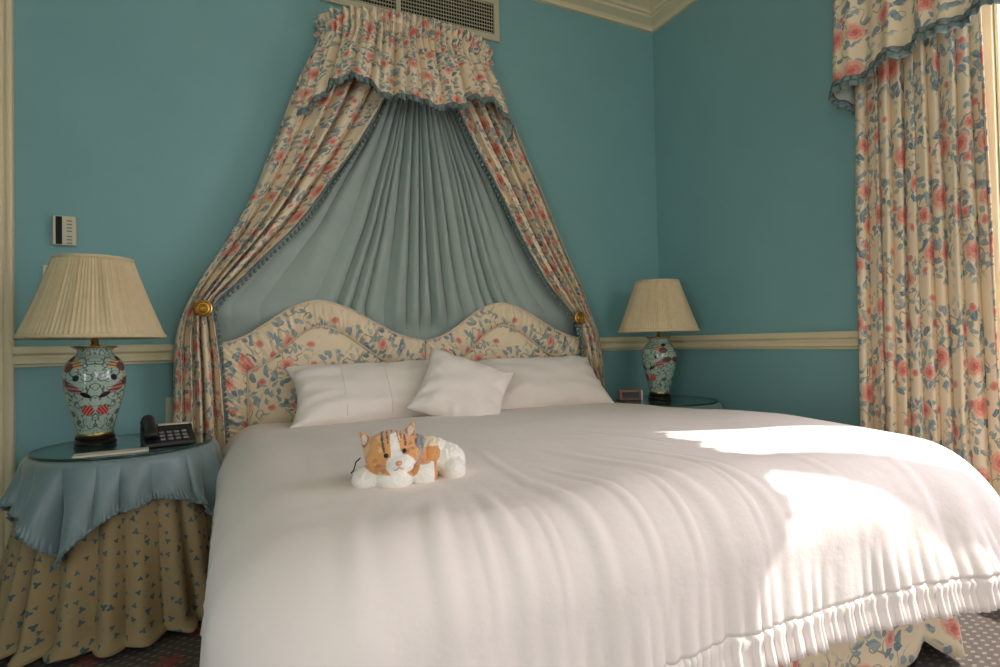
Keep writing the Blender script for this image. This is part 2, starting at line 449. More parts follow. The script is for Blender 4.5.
for a, b in ((LZ0, LZ0 + .06), (LZ1 - .06, LZ1)): mb.box((XL - .1, LY0 + .06, a), (XL - .05, LY1 - .06, b))
w4 = structure('window_4', mb, 'cream_paint')  # made-up window, out of view, lets in the left fill lamp
build('pane', MB().box((XL - .078, LY0 + .06, LZ0 + .06), (XL - .072, LY1 - .06, LZ1 - .06)), 'window_glass', w4, smooth=False)
FX0, FX1, FZ0, FZ1 = -2.4, -0.8, 0.9, 2.6
structure('wall_front', MB().box((XL - T, YF - T, 0), (FX0, YF, ZC)).box((FX1, YF - T, 0), (T, YF, ZC)).box((FX0, YF - T, 0), (FX1, YF, FZ0)).box((FX0, YF - T, FZ1), (FX1, YF, ZC)), 'wall_paint')
mb = MB()
for a, b in ((FX0, FX0 + .06), (-1.63, -1.57), (FX1 - .06, FX1)): mb.box((a, YF - .1, FZ0), (b, YF - .05, FZ1))
for a, b in ((FZ0, FZ0 + .06), (FZ1 - .06, FZ1)): mb.box((FX0 + .06, YF - .1, a), (FX1 - .06, YF - .05, b))
w3 = structure('window_3', mb, 'cream_paint')  # unseen window added behind the camera for the front fill lamp
build('pane', MB().box((FX0 + .06, YF - .078, FZ0 + .06), (FX1 - .06, YF - .072, FZ1 - .06)), 'window_glass', w3, smooth=False)
WIN = [(-3.26, -1.89, 0.35, 2.80), (-5.1, -3.96, 0.35, 2.80)]
mb = MB(); ys = [YF] + [v for w in reversed(WIN) for v in w[:2]] + [0]
for a, b in zip(ys[0::2], ys[1::2]): mb.box((0, a, 0), (TW, b, ZC))
for y0, y1, z0, z1 in WIN: mb.box((0, y0, 0), (TW, y1, z0)).box((0, y0, z1), (TW, y1, ZC))
structure('wall_right', mb, 'wall_paint')

def run(mb, prof, a, b, wall, m0=True, m1=True):
    """sweep PROF (out, z) along a wall; m0/m1: mitre at the ends"""
    def fn(u, v):
        k = round(v * (len(prof) - 1)); o, z = prof[k]
        e0, e1 = a + (o if m0 else 0), b - (o if m1 else 0)
        t = lerp(e0, e1, u)
        return ((t, -o, z) if wall == 'back' else (-o, t, z)), (t, z)
    return mb.grid(1, len(prof) - 1, fn)
CORN = [(0.0, 3.053), (0.022, 3.053), (0.026, 3.068), (0.034, 3.078), (0.085, 3.098), (0.088, 3.112), (0.104, 3.114), (0.112, 3.128), (0.165, 3.150), (0.200, 3.178), (0.205, 3.196), (0.225, 3.200), (0.230, 3.238), (0.0, 3.238)]
structure('trim_1', run(MB(), CORN, XL, 0, 'back', False, True), 'cream_paint')
structure('trim_2', run(MB(), CORN, YF, 0, 'right', False, True), 'cream_paint')
RAIL = [(0.0, 0.978), (0.030, 0.978), (0.036, 0.972), (0.036, 0.950), (0.030, 0.944), (0.020, 0.940), (0.020, 0.930), (0.026, 0.924), (0.026, 0.907), (0.016, 0.902), (0.014, 0.893), (0.0, 0.892)]
structure('trim_3', run(MB(), RAIL, -3.44, 0, 'back', False, True), 'cream_paint')
structure('trim_4', run(MB(), RAIL, -1.79, 0, 'right', False, True), 'cream_paint')
SKIRT = [(0, 0.16), (0.012, 0.16), (0.02, 0.14), (0.02, 0.0)]
structure('baseboard_back', run(MB(), SKIRT, -3.44, 0, 'back', False, True), 'cream_paint')
structure('baseboard_right', run(MB(), SKIRT, -1.79, 0, 'right', False, True), 'cream_paint')
# door casing at the far left of the back wall, moulded in upright bands
mb = MB(); cp = [(-3.440, 0.0), (-3.440, 0.026), (-3.447, 0.032), (-3.456, 0.032), (-3.460, 0.022), (-3.468, 0.022), (-3.474, 0.030), (-3.486, 0.034), (-3.492, 0.024), (-3.500, 0.022), (-3.56, 0.018), (-3.56, 0.0)]
mb.grid(len(cp) - 1, 1, lambda u, v: ((cp[round(u * (len(cp) - 1))][0], -cp[round(u * (len(cp) - 1))][1], v * 3.04), (u, v)))
structure('trim_5', mb, 'cream_paint')
mb = MB().box((-4.35, -0.012, 0), (-3.562, -0.001, 2.6))
for z0, z1 in ((0.2, 0.95), (1.1, 2.45)): mb.box((-4.22, -0.02, z0), (-3.70, -0.012, z1))
structure('door_1', mb, 'cream_paint')
# windows
for k, (y0, y1, z0, z1) in enumerate(WIN):
    mb = MB()
    cw = 0.09                                         # inner casing with a groove
    for a, b in ((y1, y1 + cw), (y0 - cw, y0)): mb.box((-0.026, a, 0), (-0.001, b, z1 + cw)); mb.box((-0.036, a + 0.03, 0), (-0.026, b - 0.03, z1 + cw))
    mb.box((-0.026, y0, z1), (-0.001, y1, z1 + cw))
    fw, XF = 0.05, 0.17
    for a, b in (((y0, z0), (y0 + fw, z1)), ((y1 - fw, z0), (y1, z1)), ((y0 + fw, z0), (y1 - fw, z0 + fw)), ((y0 + fw, z1 - fw), (y1 - fw, z1))): mb.box((XF, *a), (XF + .05, *b))
    for yc in ([-2.447, -2.92] if k == 0 else [-4.34, -4.72]): mb.box((XF + .005, yc - .05, z0 + fw), (XF + .045, yc + .05, z1 - fw))
    mb.box((0, y1 - .012, z0 + .023), (XF, y1 - .0005, z1)).box((0, y0 + .0005, z0 + .023), (XF, y0 + .012, z1)).box((0, y0 + .012, z1 - .012), (XF, y1 - .012, z1 - .0005))   # reveal lining
    w = structure('window_%d' % (k + 1), mb, 'cream_paint', bevel=0.003)
    build('pane', MB().box((XF + .022, y0 + fw, z0 + fw), (XF + .028, y1 - fw, z1 - fw)), 'window_glass', w, smooth=False)
    build('sill', MB().box((-0.06, y0 + .001, z0 + .001), (XF - .001, y1 - .001, z0 + .022)), 'cream_paint', w, smooth=False, bevel=0.004)

#@@BED
# ------------------------------------------------------------------ bed
BX0, BX1, BY0, BY1 = -2.60, -0.70, -2.02, -0.12     # base
bed = thing('bed', (-1.62, -1.08, 0), 'wide double bed with a floral box valance, under the white duvet', 'bed')
build('base', MB().box((BX0 + .02, BY0 + .02, 0.10), (BX1 - .02, BY1, 0.32)), 'mattress_ticking', bed, smooth=False, bevel=0.01)
build('mattress', MB().box((BX0, BY0, 0.325), (BX1, BY1, 0.54)), 'mattress_ticking', bed, smooth=False, bevel=0.04)
for x in (BX0 + .17, BX1 - .17):
    for y in (BY0 + .035, BY1 - .12):
        build('leg', MB().lathe([(0, 0), (0.03, 0), (0.034, 0.02), (0.034, 0.10), (0, 0.10)], (x, y, 0), 20), 'black_plastic', bed, auto=0.6)
# box valance: straight cloth with kick pleats at the corners
mb = MB()
path = [(BX0, BY1), (BX0, BY0), (BX1, BY0), (BX1, BY1)]
def skirt_pt(u, v):
    L = [BY1 - BY0, BX1 - BX0, BY1 - BY0]; s = u * sum(L)
    if s < L[0]: x, y, n = BX0, BY1 - s, (-1, 0)
    elif s < L[0] + L[1]: x, y, n = BX0 + s - L[0], BY0, (0, -1)
    else: x, y, n = BX1, BY0 + s - L[0] - L[1], (1, 0)
    dc = min(abs(s - L[0]), abs(s - L[0] - L[1]))
    fl = 0.012 + v * (0.012 + 0.010 * sin(s * 15) + 0.008 * sin(s * 37 + 1) + 0.035 * exp(-(dc / 0.12) ** 2) - 0.075 * exp(-(dc / 0.022) ** 2))
    lift = 0.045 * v * exp(-((x + .87) / .06) ** 2) if n[1] < 0 else 0
    return (x + n[0] * fl, y + n[1] * fl, 0.33 - v * 0.305 + 0.012 * v * sin(s * 11) + lift), (s, v * 0.31)
mb.grid(360, 8, skirt_pt, flip=True)
build('valance_skirt', mb, 'floral_chintz', bed, solid=0.004, lining='blue_lining')

# ------------------------------------------------------------------ duvet
DX0, DX1, DY0, DYH = -2.668, -0.565, -2.135, -0.16   # outer faces, head end
SH = 0.155                                           # shoulder radius
RIDGES = [((-2.28, -1.88), (-2.34, -2.14), .013, .016), ((-2.17, -1.84), (-2.20, -2.14), .010, .014), ((-2.06, -1.80), (-2.02, -2.14), .012, .016), ((-1.98, -1.74), (-1.90, -2.14), .008, .010),
          ((-1.90, -1.55), (-1.72, -2.14), .011, .018), ((-1.74, -1.62), (-1.56, -2.12), .008, .014), ((-2.44, -1.88), (-2.47, -2.14), .010, .018), ((-1.44, -1.80), (-1.28, -2.14), .006, .014),
          ((-2.00, -1.40), (-2.06, -1.90), .005, .012), ((-1.20, -1.70), (-1.02, -2.14), .007, .016), ((-2.40, -1.0), (-2.45, -1.7), .004, .016), ((-0.95, -1.50), (-0.78, -2.0), .007, .016),
          ((-1.62, -1.20), (-1.50, -1.75), .004, .010), ((-2.22, -1.95), (-2.26, -2.14), .007, .008), ((-2.11, -1.98), (-2.12, -2.14), .006, .007), ((-1.82, -1.90), (-1.80, -2.14), .007, .009), ((-1.64, -1.88), (-1.62, -2.14), .005, .008),
          ((-1.50, -1.45), (-1.15, -1.52), .003, .010), ((-1.30, -1.30), (-0.95, -1.55), .004, .012)]
def seg_d(p, a, b):
    ax, ay = a; bx, by = b; dx, dy = bx - ax, by - ay
    t = ((p[0] - ax) * dx + (p[1] - ay) * dy) / (dx * dx + dy * dy); tc = max(0, min(1, t))
    return math.hypot(p[0] - ax - dx * tc, p[1] - ay - dy * tc), tc
def ridges(x, y):
    if y > -0.9: return 0.0
    z = 0.0; x2 = x + .010 * nz(y * 7, x * 3); 
    for a, b, h, w in RIDGES:
        d, t = seg_d((x2, y), a, b)
        if d < 4 * w: z += h * .36 * ss(0, 0.7, t) * (exp(-(d / w) ** 2) - 0.5 * exp(-((d - 1.8 * w) / w) ** 2))
    return z
def duvet_top(x, y):
    fx = (x - DX0) / (DX1 - DX0); fy = (y - DY0) / (DYH - DY0)
    crown = max(0, 4 * fx * (1 - fx)) ** 0.6
    z = 0.588 + 0.035 * crown * ss(1.02, 0.75, fy) + 0.020 * ss(0.9, 0.3, fy)
    z += 0.022 * exp(-((x + 0.75) / 0.32) ** 2 - ((y + 1.5) / 0.4) ** 2)
    z += 0.011 * nz(x * 2.1, y * 2.1, 3) + 0.005 * nz(x * 5, y * 5, 9)
    return z + ridges(x, y)
RC = 0.10
ix0, ix1, iy0 = DX0 + SH, DX1 - SH, DY0 + SH
def rim(s):
    """walk the inner rounded rectangle from head-left round the foot to head-right; returns point, outward normal"""
    Ls = DYH - (iy0 + RC); Lf = (ix1 - ix0) - 2 * RC; La = RC * PI / 2
    tot = 2 * Ls + 2 * La + Lf; q = s * tot
    if q < Ls: return (ix0, DYH - q), (-1, 0), q
    q1 = q - Ls
    if q1 < La:
        a = PI + q1 / RC; return (ix0 + RC + RC * cos(a), iy0 + RC + RC * sin(a)), (cos(a), sin(a)), q
    q1 -= La
    if q1 < Lf: return (ix0 + RC + q1, iy0), (0, -1), q
    q1 -= Lf
    if q1 < La:
        a = 1.5 * PI + q1 / RC; return (ix1 - RC + RC * cos(a), iy0 + RC + RC * sin(a)), (cos(a), sin(a)), q
    q1 -= La
    return (ix1, iy0 + RC + q1), (1, 0), q
NS, NI, ND = 1000, 84, 40
DROP = 0.21
def fold(q, n):
    """how far the hanging cloth swings out, along the rim"""
    g = 0.5 + 0.5 * nz(q * 1.3, 5.0)
    return (0.020 * sin(q * 17 + 2.0 * nz(q * 2)) + 0.012 * sin(q * 41 + 1.5) + 0.012 * nz(q * 9, 2)) * (0.5 + g)
def hang(s, d):
    """surface at distance d beyond the rim at s"""
    (px, py), (nx, ny), q = rim(s)
    A = SH * PI / 2
    corner = abs(nx * ny) * 2
    if d <= A: h, dz = SH * sin(d / SH), SH * (1 - cos(d / SH))
    else: h, dz = SH, SH + (d - A)
    k = ss(0.05, A + 0.2, d)
    out = fold(q, (nx, ny)) * k * 0.34 + 0.012 * k * k + corner * 0.035 * k + 0.0045 * max(0, -ny) * sin(q * 150 + 3 * nz(q * 8)) * ss(A, A + 0.13, d) * (0.6 + nz(q * 6, 4))
    if ny < -.2: out += 0.075 * ss(-1.35, -.85, px) * k * k
    if ny < -.5: out += 0.28 * ridges(px, DY0 + .03) * ss(0.02, .16, d) * (1 - .75 * ss(.2, .4, d))
    x, y = px + nx * (h + out), py + ny * (h + out)
    bx, by = px + nx * min(h, 0.11), py + ny * min(h, 0.11)
    hemwave = 0.020 * nz(q * 2.3, 8.0) + 0.03 * corner
    z = duvet_top(bx, by) - dz + k * hemwave * ss(0.1, 0.4, d)
    return (x, y, z), (q, d)
def duvet_fn(u, v):
    m = v * (NI + ND)
    if m <= NI:
        t = m / NI; (px, py), (nx, ny), q = rim(u)
        xc = (DX0 + DX1) / 2; cy = max(py, iy0 + 0.9); cy = min(cy, DYH)
        if py > iy0 + 0.9: cy = py
        x, y = lerp(xc, px, t), lerp(cy, py, t)
        return (x, y, duvet_top(x, y)), (x, y)
    d = (m - NI) / ND * (SH * PI / 2 + DROP - 0.075)
    return hang(u, d)
duvet = thing('duvet', (-1.62, -1.1, 0.58), 'rumpled white duvet with a gathered ruffle hem spread over the bed', 'duvet')
mb = MB(); mb.grid(NS, NI + ND, duvet_fn)
dv = build('cover', mb, 'white_cotton', duvet, solid=0.012)
# gathered ruffle along the hem
mb = MB(); DH = SH * PI / 2 + DROP - 0.075
def ruffle(u, v):
    (px, py), (nx, ny), q = rim(u)
    (x, y, z), _ = hang(u, DH)
    g = (pleat(q * 330 + 4 * nz(q * 14)) + 0.7 * sin(q * 143 + 1)) * 0.005 * (1 + .6 * nz(q * 10)) * (.35 + .65 * max(0, -ny))
    o = 0.004 + g * (0.25 + 0.9 * v) + 0.006 * sin(PI * min(1, v * 3)) + 0.015 * v
    return (x + nx * o, y + ny * o, z + 0.006 - v * 0.082 + 0.004 * sin(q * 60) * v), (q * 1.6, v * 0.08)
mb.grid(2600, 5, ruffle)
build('ruffle', mb, 'white_cotton', duvet, solid=0.003)
# corded seams
mb = MB()
def on_top(x, y): return (x, y, duvet_top(x, y) + 0.0015)
mb.tube([hang(i / 700, DH)[0] for i in range(0, 701)], 0.003, 6)
def foot_s(x):
    Ls, La, Lf = DYH - (iy0 + RC), RC * PI / 2, (ix1 - ix0) - 2 * RC
    return (Ls + La + x - ix0 - RC) / (2 * Ls + 2 * La + Lf)
seam = [tuple(Vector(hang(foot_s(lerp(-1.70, -1.47, d / 26)), d * DH / 26)[0]) + Vector((0, -.0015, .0015))) for d in range(3, 27)]
mb.tube(seam, 0.0036, 6)
mb.tube([on_top(lerp(-2.49, -2.30, i / 12), lerp(-0.45, -1.1, i / 12)) for i in range(13)], 0.0022, 6)
build('piping', mb, 'white_cotton', duvet)
# ------------------------------------------------------------------ headboards
HBW = 0.985
HBP = [(0, .972), (.10, 1.0), (.19, 1.055), (.32, 1.142), (.45, 1.180), (.60, 1.142), (.73, 1.075), (.83, 1.022), (.91, .992), (1, .972)]
def table(T, x):
    if x <= T[0][0]: return T[0][1]
    for i in range(len(T) - 1):
        if x <= T[i + 1][0]:
            p0, p1, p2, p3 = T[max(i - 1, 0)], T[i], T[i + 1], T[min(i + 2, len(T) - 1)]
            f = (x - p1[0]) / (p2[0] - p1[0])
            m1 = (p2[1] - p0[1]) / max(1e-6, p2[0] - p0[0]) * (p2[0] - p1[0]); m2 = (p3[1] - p1[1]) / max(1e-6, p3[0] - p1[0]) * (p2[0] - p1[0])
            return (2 * f ** 3 - 3 * f ** 2 + 1) * p1[1] + (f ** 3 - 2 * f ** 2 + f) * m1 + (3 * f ** 2 - 2 * f ** 3) * p2[1] + (f ** 3 - f ** 2) * m2
    return T[-1][1]
HZ0, HBB = 0.36, 0.125
def hb_outline(k, inset):
    """k in 0..1 along left side, top, right side; inset from the outer edge"""
    w = HBW - 2 * inset
    zl = table(HBP, 0) - inset * 1.0
    L = [zl - HZ0, w * 1.15, zl - HZ0]; s = k * sum(L)
    if s < L[0]: return inset, HZ0 + s
    if s < L[0] + L[1]:
        t = (s - L[0]) / L[1]; return inset + t * w, table(HBP, t) - inset
    return HBW - inset, zl - (s - L[0] - L[1])
def make_headboard(x0, label):
    hb = thing('headboard', (x0 + HBW / 2, -0.06, HZ0), label, 'headboard', 'pair of camel-backed headboards')
    yb, yf = -0.018, -0.085
    mb = MB()
    def bord(u, v):
        a = hb_outline(u, 0.0); b = hb_outline(u, HBB)
        x, z = lerp(a[0], b[0], v), lerp(a[1], b[1], v)
        s = u * 2.4
        ru = 0.0035 * sin(s * 210 + 5 * nz(s * 9, v * 2)) + 0.003 * sin(s * 122 + 2 + 3 * v) + 0.004 * nz(s * 30, v * 3)
        y = yf - 0.034 * max(0, sin(PI * v)) ** 0.7 - ru * sin(PI * v)
        return (x0 + x, y, z), (x * 0.9 + s * 0.2, z + v * 0.02)
    mb.grid(520, 12, bord)
    build('border', mb, 'floral_chintz', hb)
    mb = MB()
    def pan(u, v):
        x = HBB + u * (HBW - 2 * HBB); zt = table(HBP, u) - HBB
        z = lerp(HZ0, zt, v); e = min(u, 1 - u) * 6; e2 = min(1, (1 - v) * 7)
        return (x0 + x, yf - 0.002 - 0.020 * min(1, e) ** 0.6 * e2 ** 0.6, z), (x + 0.31, z + 0.13)
    mb.grid(60, 40, pan)
    build('panel', mb, 'floral_chintz', hb)
    mb = MB()
    def side(u, v):
        a = hb_outline(u, 0.0); return (x0 + a[0], lerp(yb, yf, v), a[1]), (u * 2.4, v * .07)
    mb.grid(300, 2, side)
    mb.grid(40, 10, lambda u, v: ((x0 + u * HBW, yb, lerp(HZ0, table(HBP, u), v)), (u, v)), flip=True)
    mb.grid(40, 1, lambda u, v: ((x0 + u * HBW, lerp(yb, yf, v), HZ0), (u, v)), flip=True)
    build('back_board', mb, 'blue_lining', hb)
    for ins, r, y in ((0.0, 0.006, yf - 0.002), (HBB, 0.0055, yf - 0.010)):
        mb = MB(); mb.tube([(x0 + hb_outline(i / 220, ins)[0], y, hb_outline(i / 220, ins)[1]) for i in range(221)], r, 6)
        build('welt', mb, 'floral_chintz', hb)
    return hb
make_headboard(-2.685, 'camel-backed floral headboard behind the wide pillow, next to the telephone table')
make_headboard(-1.686, 'camel-backed floral headboard behind the leaning square cushion, nearer the room corner')

# ------------------------------------------------------------------ bed canopy
can = thing('bed_canopy', (-1.745, -0.05, 2.55), 'floral swagged bed canopy with grey-blue back drape and fringed side curtains over the headboards', 'bed canopy')
mb = MB()                                               # half-round board that carries it
n = 40
top = [(-1.745 - .46 * cos(PI * i / n), -.012 - .24 * sin(PI * i / n) ** .7, 2.565) for i in range(n + 1)]
bot = [(x, y, 2.54) for x, y, z in top]
mb.add(top + bot, [tuple(range(n + 1)), tuple(reversed(range(n + 1, 2 * n + 2)))] + [(i, i + n + 1, (i + 1) % (n + 1) + n + 1, (i + 1) % (n + 1)) for i in range(n + 1)])
build('corona_board', mb, 'inner_wood', can, smooth=False)
def plan(a, rx, ry, p):                                  # half-round path, a in 0..pi
    return -1.745 - rx * cos(a), -0.012 - ry * max(0, sin(a)) ** p
def arc_table(rx, ry, p, n=400):
    pts = [plan(PI * i / n, rx, ry, p) for i in range(n + 1)]; L = [0]
    for a, b in zip(pts, pts[1:]): L.append(L[-1] + math.hypot(b[0] - a[0], b[1] - a[1]))
    def at(t):
        s = t * L[-1]; lo, hi = 0, n
        while hi - lo > 1:
            m = (lo + hi) // 2
            if L[m] <= s: lo = m
            else: hi = m
        f = (s - L[lo]) / max(1e-9, L[hi] - L[lo]); a = pts[lo]; b = pts[hi]
        dx, dy = b[0] - a[0], b[1] - a[1]; l = math.hypot(dx, dy) or 1
        return (a[0] + dx * f, a[1] + dy * f), (dy / l, -dx / l) if False else (-(-dy / l), -dx / l), L[-1]
    return at
pt = arc_table(.455, .25, .7); ph = arc_table(.575, .345, .72)
HEM = [(0, 2.03), (.05, 2.06), (.11, 2.085), (.16, 2.15), (.20, 2.20), (.25, 2.225), (.31, 2.215), (.35, 2.16), (.40, 2.145), (.46, 2.15), (.52, 2.135), (.58, 2.145), (.63, 2.17), (.67, 2.22), (.72, 2.235), (.79, 2.225), (.84, 2.19), (.885, 2.10), (.93, 2.05), (1, 2.02)]
def val_pt(u, v):
    """v 0 at the top frill, header to v = .2, then the flared skirt"""
    (x0, y0), n0, L0 = pt(u); (x1, y1), n1, L1 = ph(u)
    s = u * L0
    if v < 0.2:
        t = v / 0.2; z = lerp(2.612, 2.525, t); z += (1 - t) * 0.006 * sin(s * 130)
        g = 0.019 * pleat(s * 190 + 3 * nz(s * 12)) * (0.75 + 0.3 * sin(t * 9)) + 0.004 * sin(s * 90)
        g -= 0.006 * (t > .3) * sin((t - .3) * PI * 2)
        return (x0 + n0[0] * (g + .012), y0 + n0[1] * (g + .012), z), (s * 2.0, v * 0.56)
    t = (v - 0.2) / 0.8; hz = table(HEM, u)
    w = t ** 1.15
    x, y = lerp(x0, x1, w), lerp(y0, y1, w)
    g = 0.019 * pleat(s * 190 + 3 * nz(s * 12)) * (1 - t) ** 2
    ph_ = s * 66 + 3.5 * nz(s * 6, 1)
    g += (0.040 * (pleat(ph_) - .3) + 0.014 * pleat(s * 123 + 1)) * ss(0, 0.35, t) * (0.8 + 0.7 * nz(s * 5, 4))
    g += 0.012 * sin(PI * min(1, t * 1.1)) * ss(0, .4, t)
    z = lerp(2.525, hz, t) + t * (0.014 * sin(ph_ + 1.2) + 0.012 * nz(s * 14, 2))
    return (x + n1[0] * g, y + n1[1] * g, z), (s * 2.0, 0.113 + t * 0.60)
mb = MB(); mb.grid(900, 34, val_pt, flip=True)
val = build('pelmet', mb, 'floral_chintz', can, solid=0.004, lining='blue_lining')
mb = MB()                                               # ruffled edging on the hem
def edging(u, v):
    p, _ = val_pt(u, 1.0); _, n1, L1 = ph(u); s = u * L1
    g = 0.007 * sin(s * 260 + 3 * nz(s * 20)) * (0.3 + v) + 0.004
    return (p[0] + n1[0] * g, p[1] + n1[1] * g, p[2] + 0.010 - v * 0.030 - 0.004 * sin(s * 150) * v), (s, v)
mb.grid(1100, 3, edging)
build('fringe', mb, 'blue_trim', val, solid=0.003)

# grey-blue back drape, gathered under the corona and fanned to the tie-backs
LIN = [(-1.80, 2.50), (-1.88, 2.26), (-2.02, 2.00), (-2.18, 1.76), (-2.32, 1.56), (-2.46, 1.41), (-2.59, 1.27), (-2.695, 1.155), (-2.69, 1.04), (-2.675, 0.90), (-2.665, 0.72), (-2.655, 0.53), (-2.65, 0.28), (-2.65, 0.02)]
LOUT = [(-2.19, 2.50), (-2.30, 2.27), (-2.39, 2.02), (-2.47, 1.81), (-2.555, 1.62), (-2.655, 1.43), (-2.745, 1.28), (-2.815, 1.135), (-2.85, 1.02), (-2.86, 0.90), (-2.862, 0.72), (-2.87, 0.53), (-2.875, 0.28), (-2.88, 0.02)]
RIN = [(-1.66, 2.50), (-1.535, 2.27), (-1.42, 2.06), (-1.30, 1.87), (-1.18, 1.66), (-1.05, 1.44), (-0.92, 1.26), (-0.765, 1.105), (-0.735, 1.0), (-0.715, 0.88), (-0.70, 0.70), (-0.695, 0.53), (-0.69, 0.28), (-0.69, 0.02)]
ROUT = [(-1.30, 2.50), (-1.19, 2.25), (-1.10, 2.06), (-1.00, 1.87), (-0.90, 1.66), (-0.80, 1.45), (-0.71, 1.28), (-0.635, 1.11), (-0.595, 1.0), (-0.57, 0.88), (-0.555, 0.70), (-0.548, 0.53), (-0.545, 0.28), (-0.545, 0.02)]
def edge_x(E, z):
    if z >= E[0][1]: return E[0][0]
    for (xa, za), (xb, zb) in zip(E, E[1:]):
        if z >= zb: return lerp(xa, xb, (za - z) / (za - zb))
    return E[-1][0]
def back_pt(u, v):
    z = lerp(2.53, 0.62, v); c = 2 * u - 1
    xl, xr = edge_x(LIN, z) - 0.035, edge_x(RIN, z) + 0.035
    cm = lerp(-1.70, -1.66, v); e = c * (0.55 + 0.45 * abs(c)) if v > 0 else c
    cc = lerp(c, e, ss(0.1, 0.8, v) * .7)
    x = cm + (cc * (xr - cm) if c > 0 else cc * (cm - xl))
    x += 0.010 * nz(u * 24, v * 1.5) * (1 - abs(c))
    k = u * 2 * PI * 19 + 6.0 * nz(u * 6.5, v * 0.4) + 1.0 * nz(u * 17, v * 1.1, 3)
    out = ss(0.42, 0.9, abs(c))
    env = (0.65 + 0.6 * nz(u * 8, 3.0)) * (1 - 0.85 * out * ss(0.22, 0.6, v))
    y = -0.064 - 0.038 * pleat(k) * env - 0.010 * sin(k * 0.37 + 2) * (1 - out)
    sw = (v * 7 + abs(c) * 7)                       # slack diagonal folds pulled to the tie-backs
    y -= out * ss(.28, .5, v) * (0.016 * nz(sw * .9, c * 2, 5) + 0.007 * sin(sw * 2.3 + 2 * nz(u * 6, v * 3)))
    if z < 1.14: y = lerp(max(y, -.016), y, ss(1.0, 1.14, z))
    return (x, y, z), (x, z)
mb = MB(); mb.grid(420, 60, back_pt)
build('back_drape', mb, 'blue_lining', can, solid=0.003)

# floral side curtains: inner and outer edges, waist at the tie-back
def side_curtain(IN, OUT, seed, flip):
    def fn(u, v):
        a = poly(IN, v); b = poly(OUT, v)
        waist = exp(-((v - 7 / 13) / 0.05) ** 2)
        k = u * 2 * PI * 5.0 + seed + 1.8 * nz(u * 3.1, v * 1.6, seed)
        amp = lerp(0.050, 0.022, waist) * (0.4 + 0.6 * ss(0.0, 0.12, v))
        bow = 0.035 * sin(PI * u) * (1 - .5 * waist)
        y = -0.095 - amp * pleat(k) * (.7 + .6 * nz(u * 5, 1, seed)) - bow - 0.006 * sin(k * 2.3 + 1) - 0.06 * (1 - v) ** 3
        y = min(y, -0.022)
        uu = u + 0.030 * cos(k)
        x, z = lerp(a[0], b[0], uu), lerp(a[1], b[1], uu)
        return (x, y, z), ((u * 0.80 if flip else -u * 0.80) + seed, z * 1.3)
    return fn
for IN, OUT, seed, flip in ((LIN, LOUT, 0.4, False), (RIN, ROUT, 2.3, True)):
    fn = side_curtain(IN, OUT, seed, flip)
    mb = MB(); mb.grid(110, 130, fn, flip=flip)
    sc = build('side_curtain', mb, 'floral_chintz', can, solid=0.004, lining='blue_lining')
    edge = resample([fn(0.0, i / 130)[0] for i in range(8, 118)], 84)
    mb = MB(); dx = 0.012 if IN is LIN else -0.012
    mb.tube([p + Vector((dx * .1, -0.006, 0)) for p in edge], 0.0065, 6)
    for i, p in enumerate(edge[1:]):
        q = p + Vector((dx * (1.2 + .3 * nz(i * 1.7)), -0.006, -0.014))
        mb.ball(q, (0.0085, 0.0085, 0.0115), 7, 6)
    build('fringe', mb, 'blue_trim', sc)

# brass rosettes on wall stalks
ROS = [(0, .007), (.004, .0065), (.0065, .003), (.008, -.004), (.011, -.006), (.013, -.002), (.016, .001), (.019, -.002), (.021, -.009), (.026, -.010), (.029, -.003), (.033, .001), (.037, -.001), (.0395, -.006), (.038, -.013), (.012, -.017), (.010, -.02), (.010, -.145), (0.022, -.146), (.022, -.152), (0, -.152)]
for (x, y, z), lab in (((-2.742, -0.155, 1.135), 'round brass curtain rosette holding back the floral drape beside the telephone table lamp'), ((-0.745, -0.155, 1.096), 'round brass curtain rosette holding back the floral drape nearer the room corner')):
    o = build('curtain_tieback', MB().lathe(ROS, (x, y, z), 40, axis='y'), 'brass', at=(x, y, z), auto=0.5)
    tag(o, lab, 'curtain tieback', 'brass curtain tiebacks')

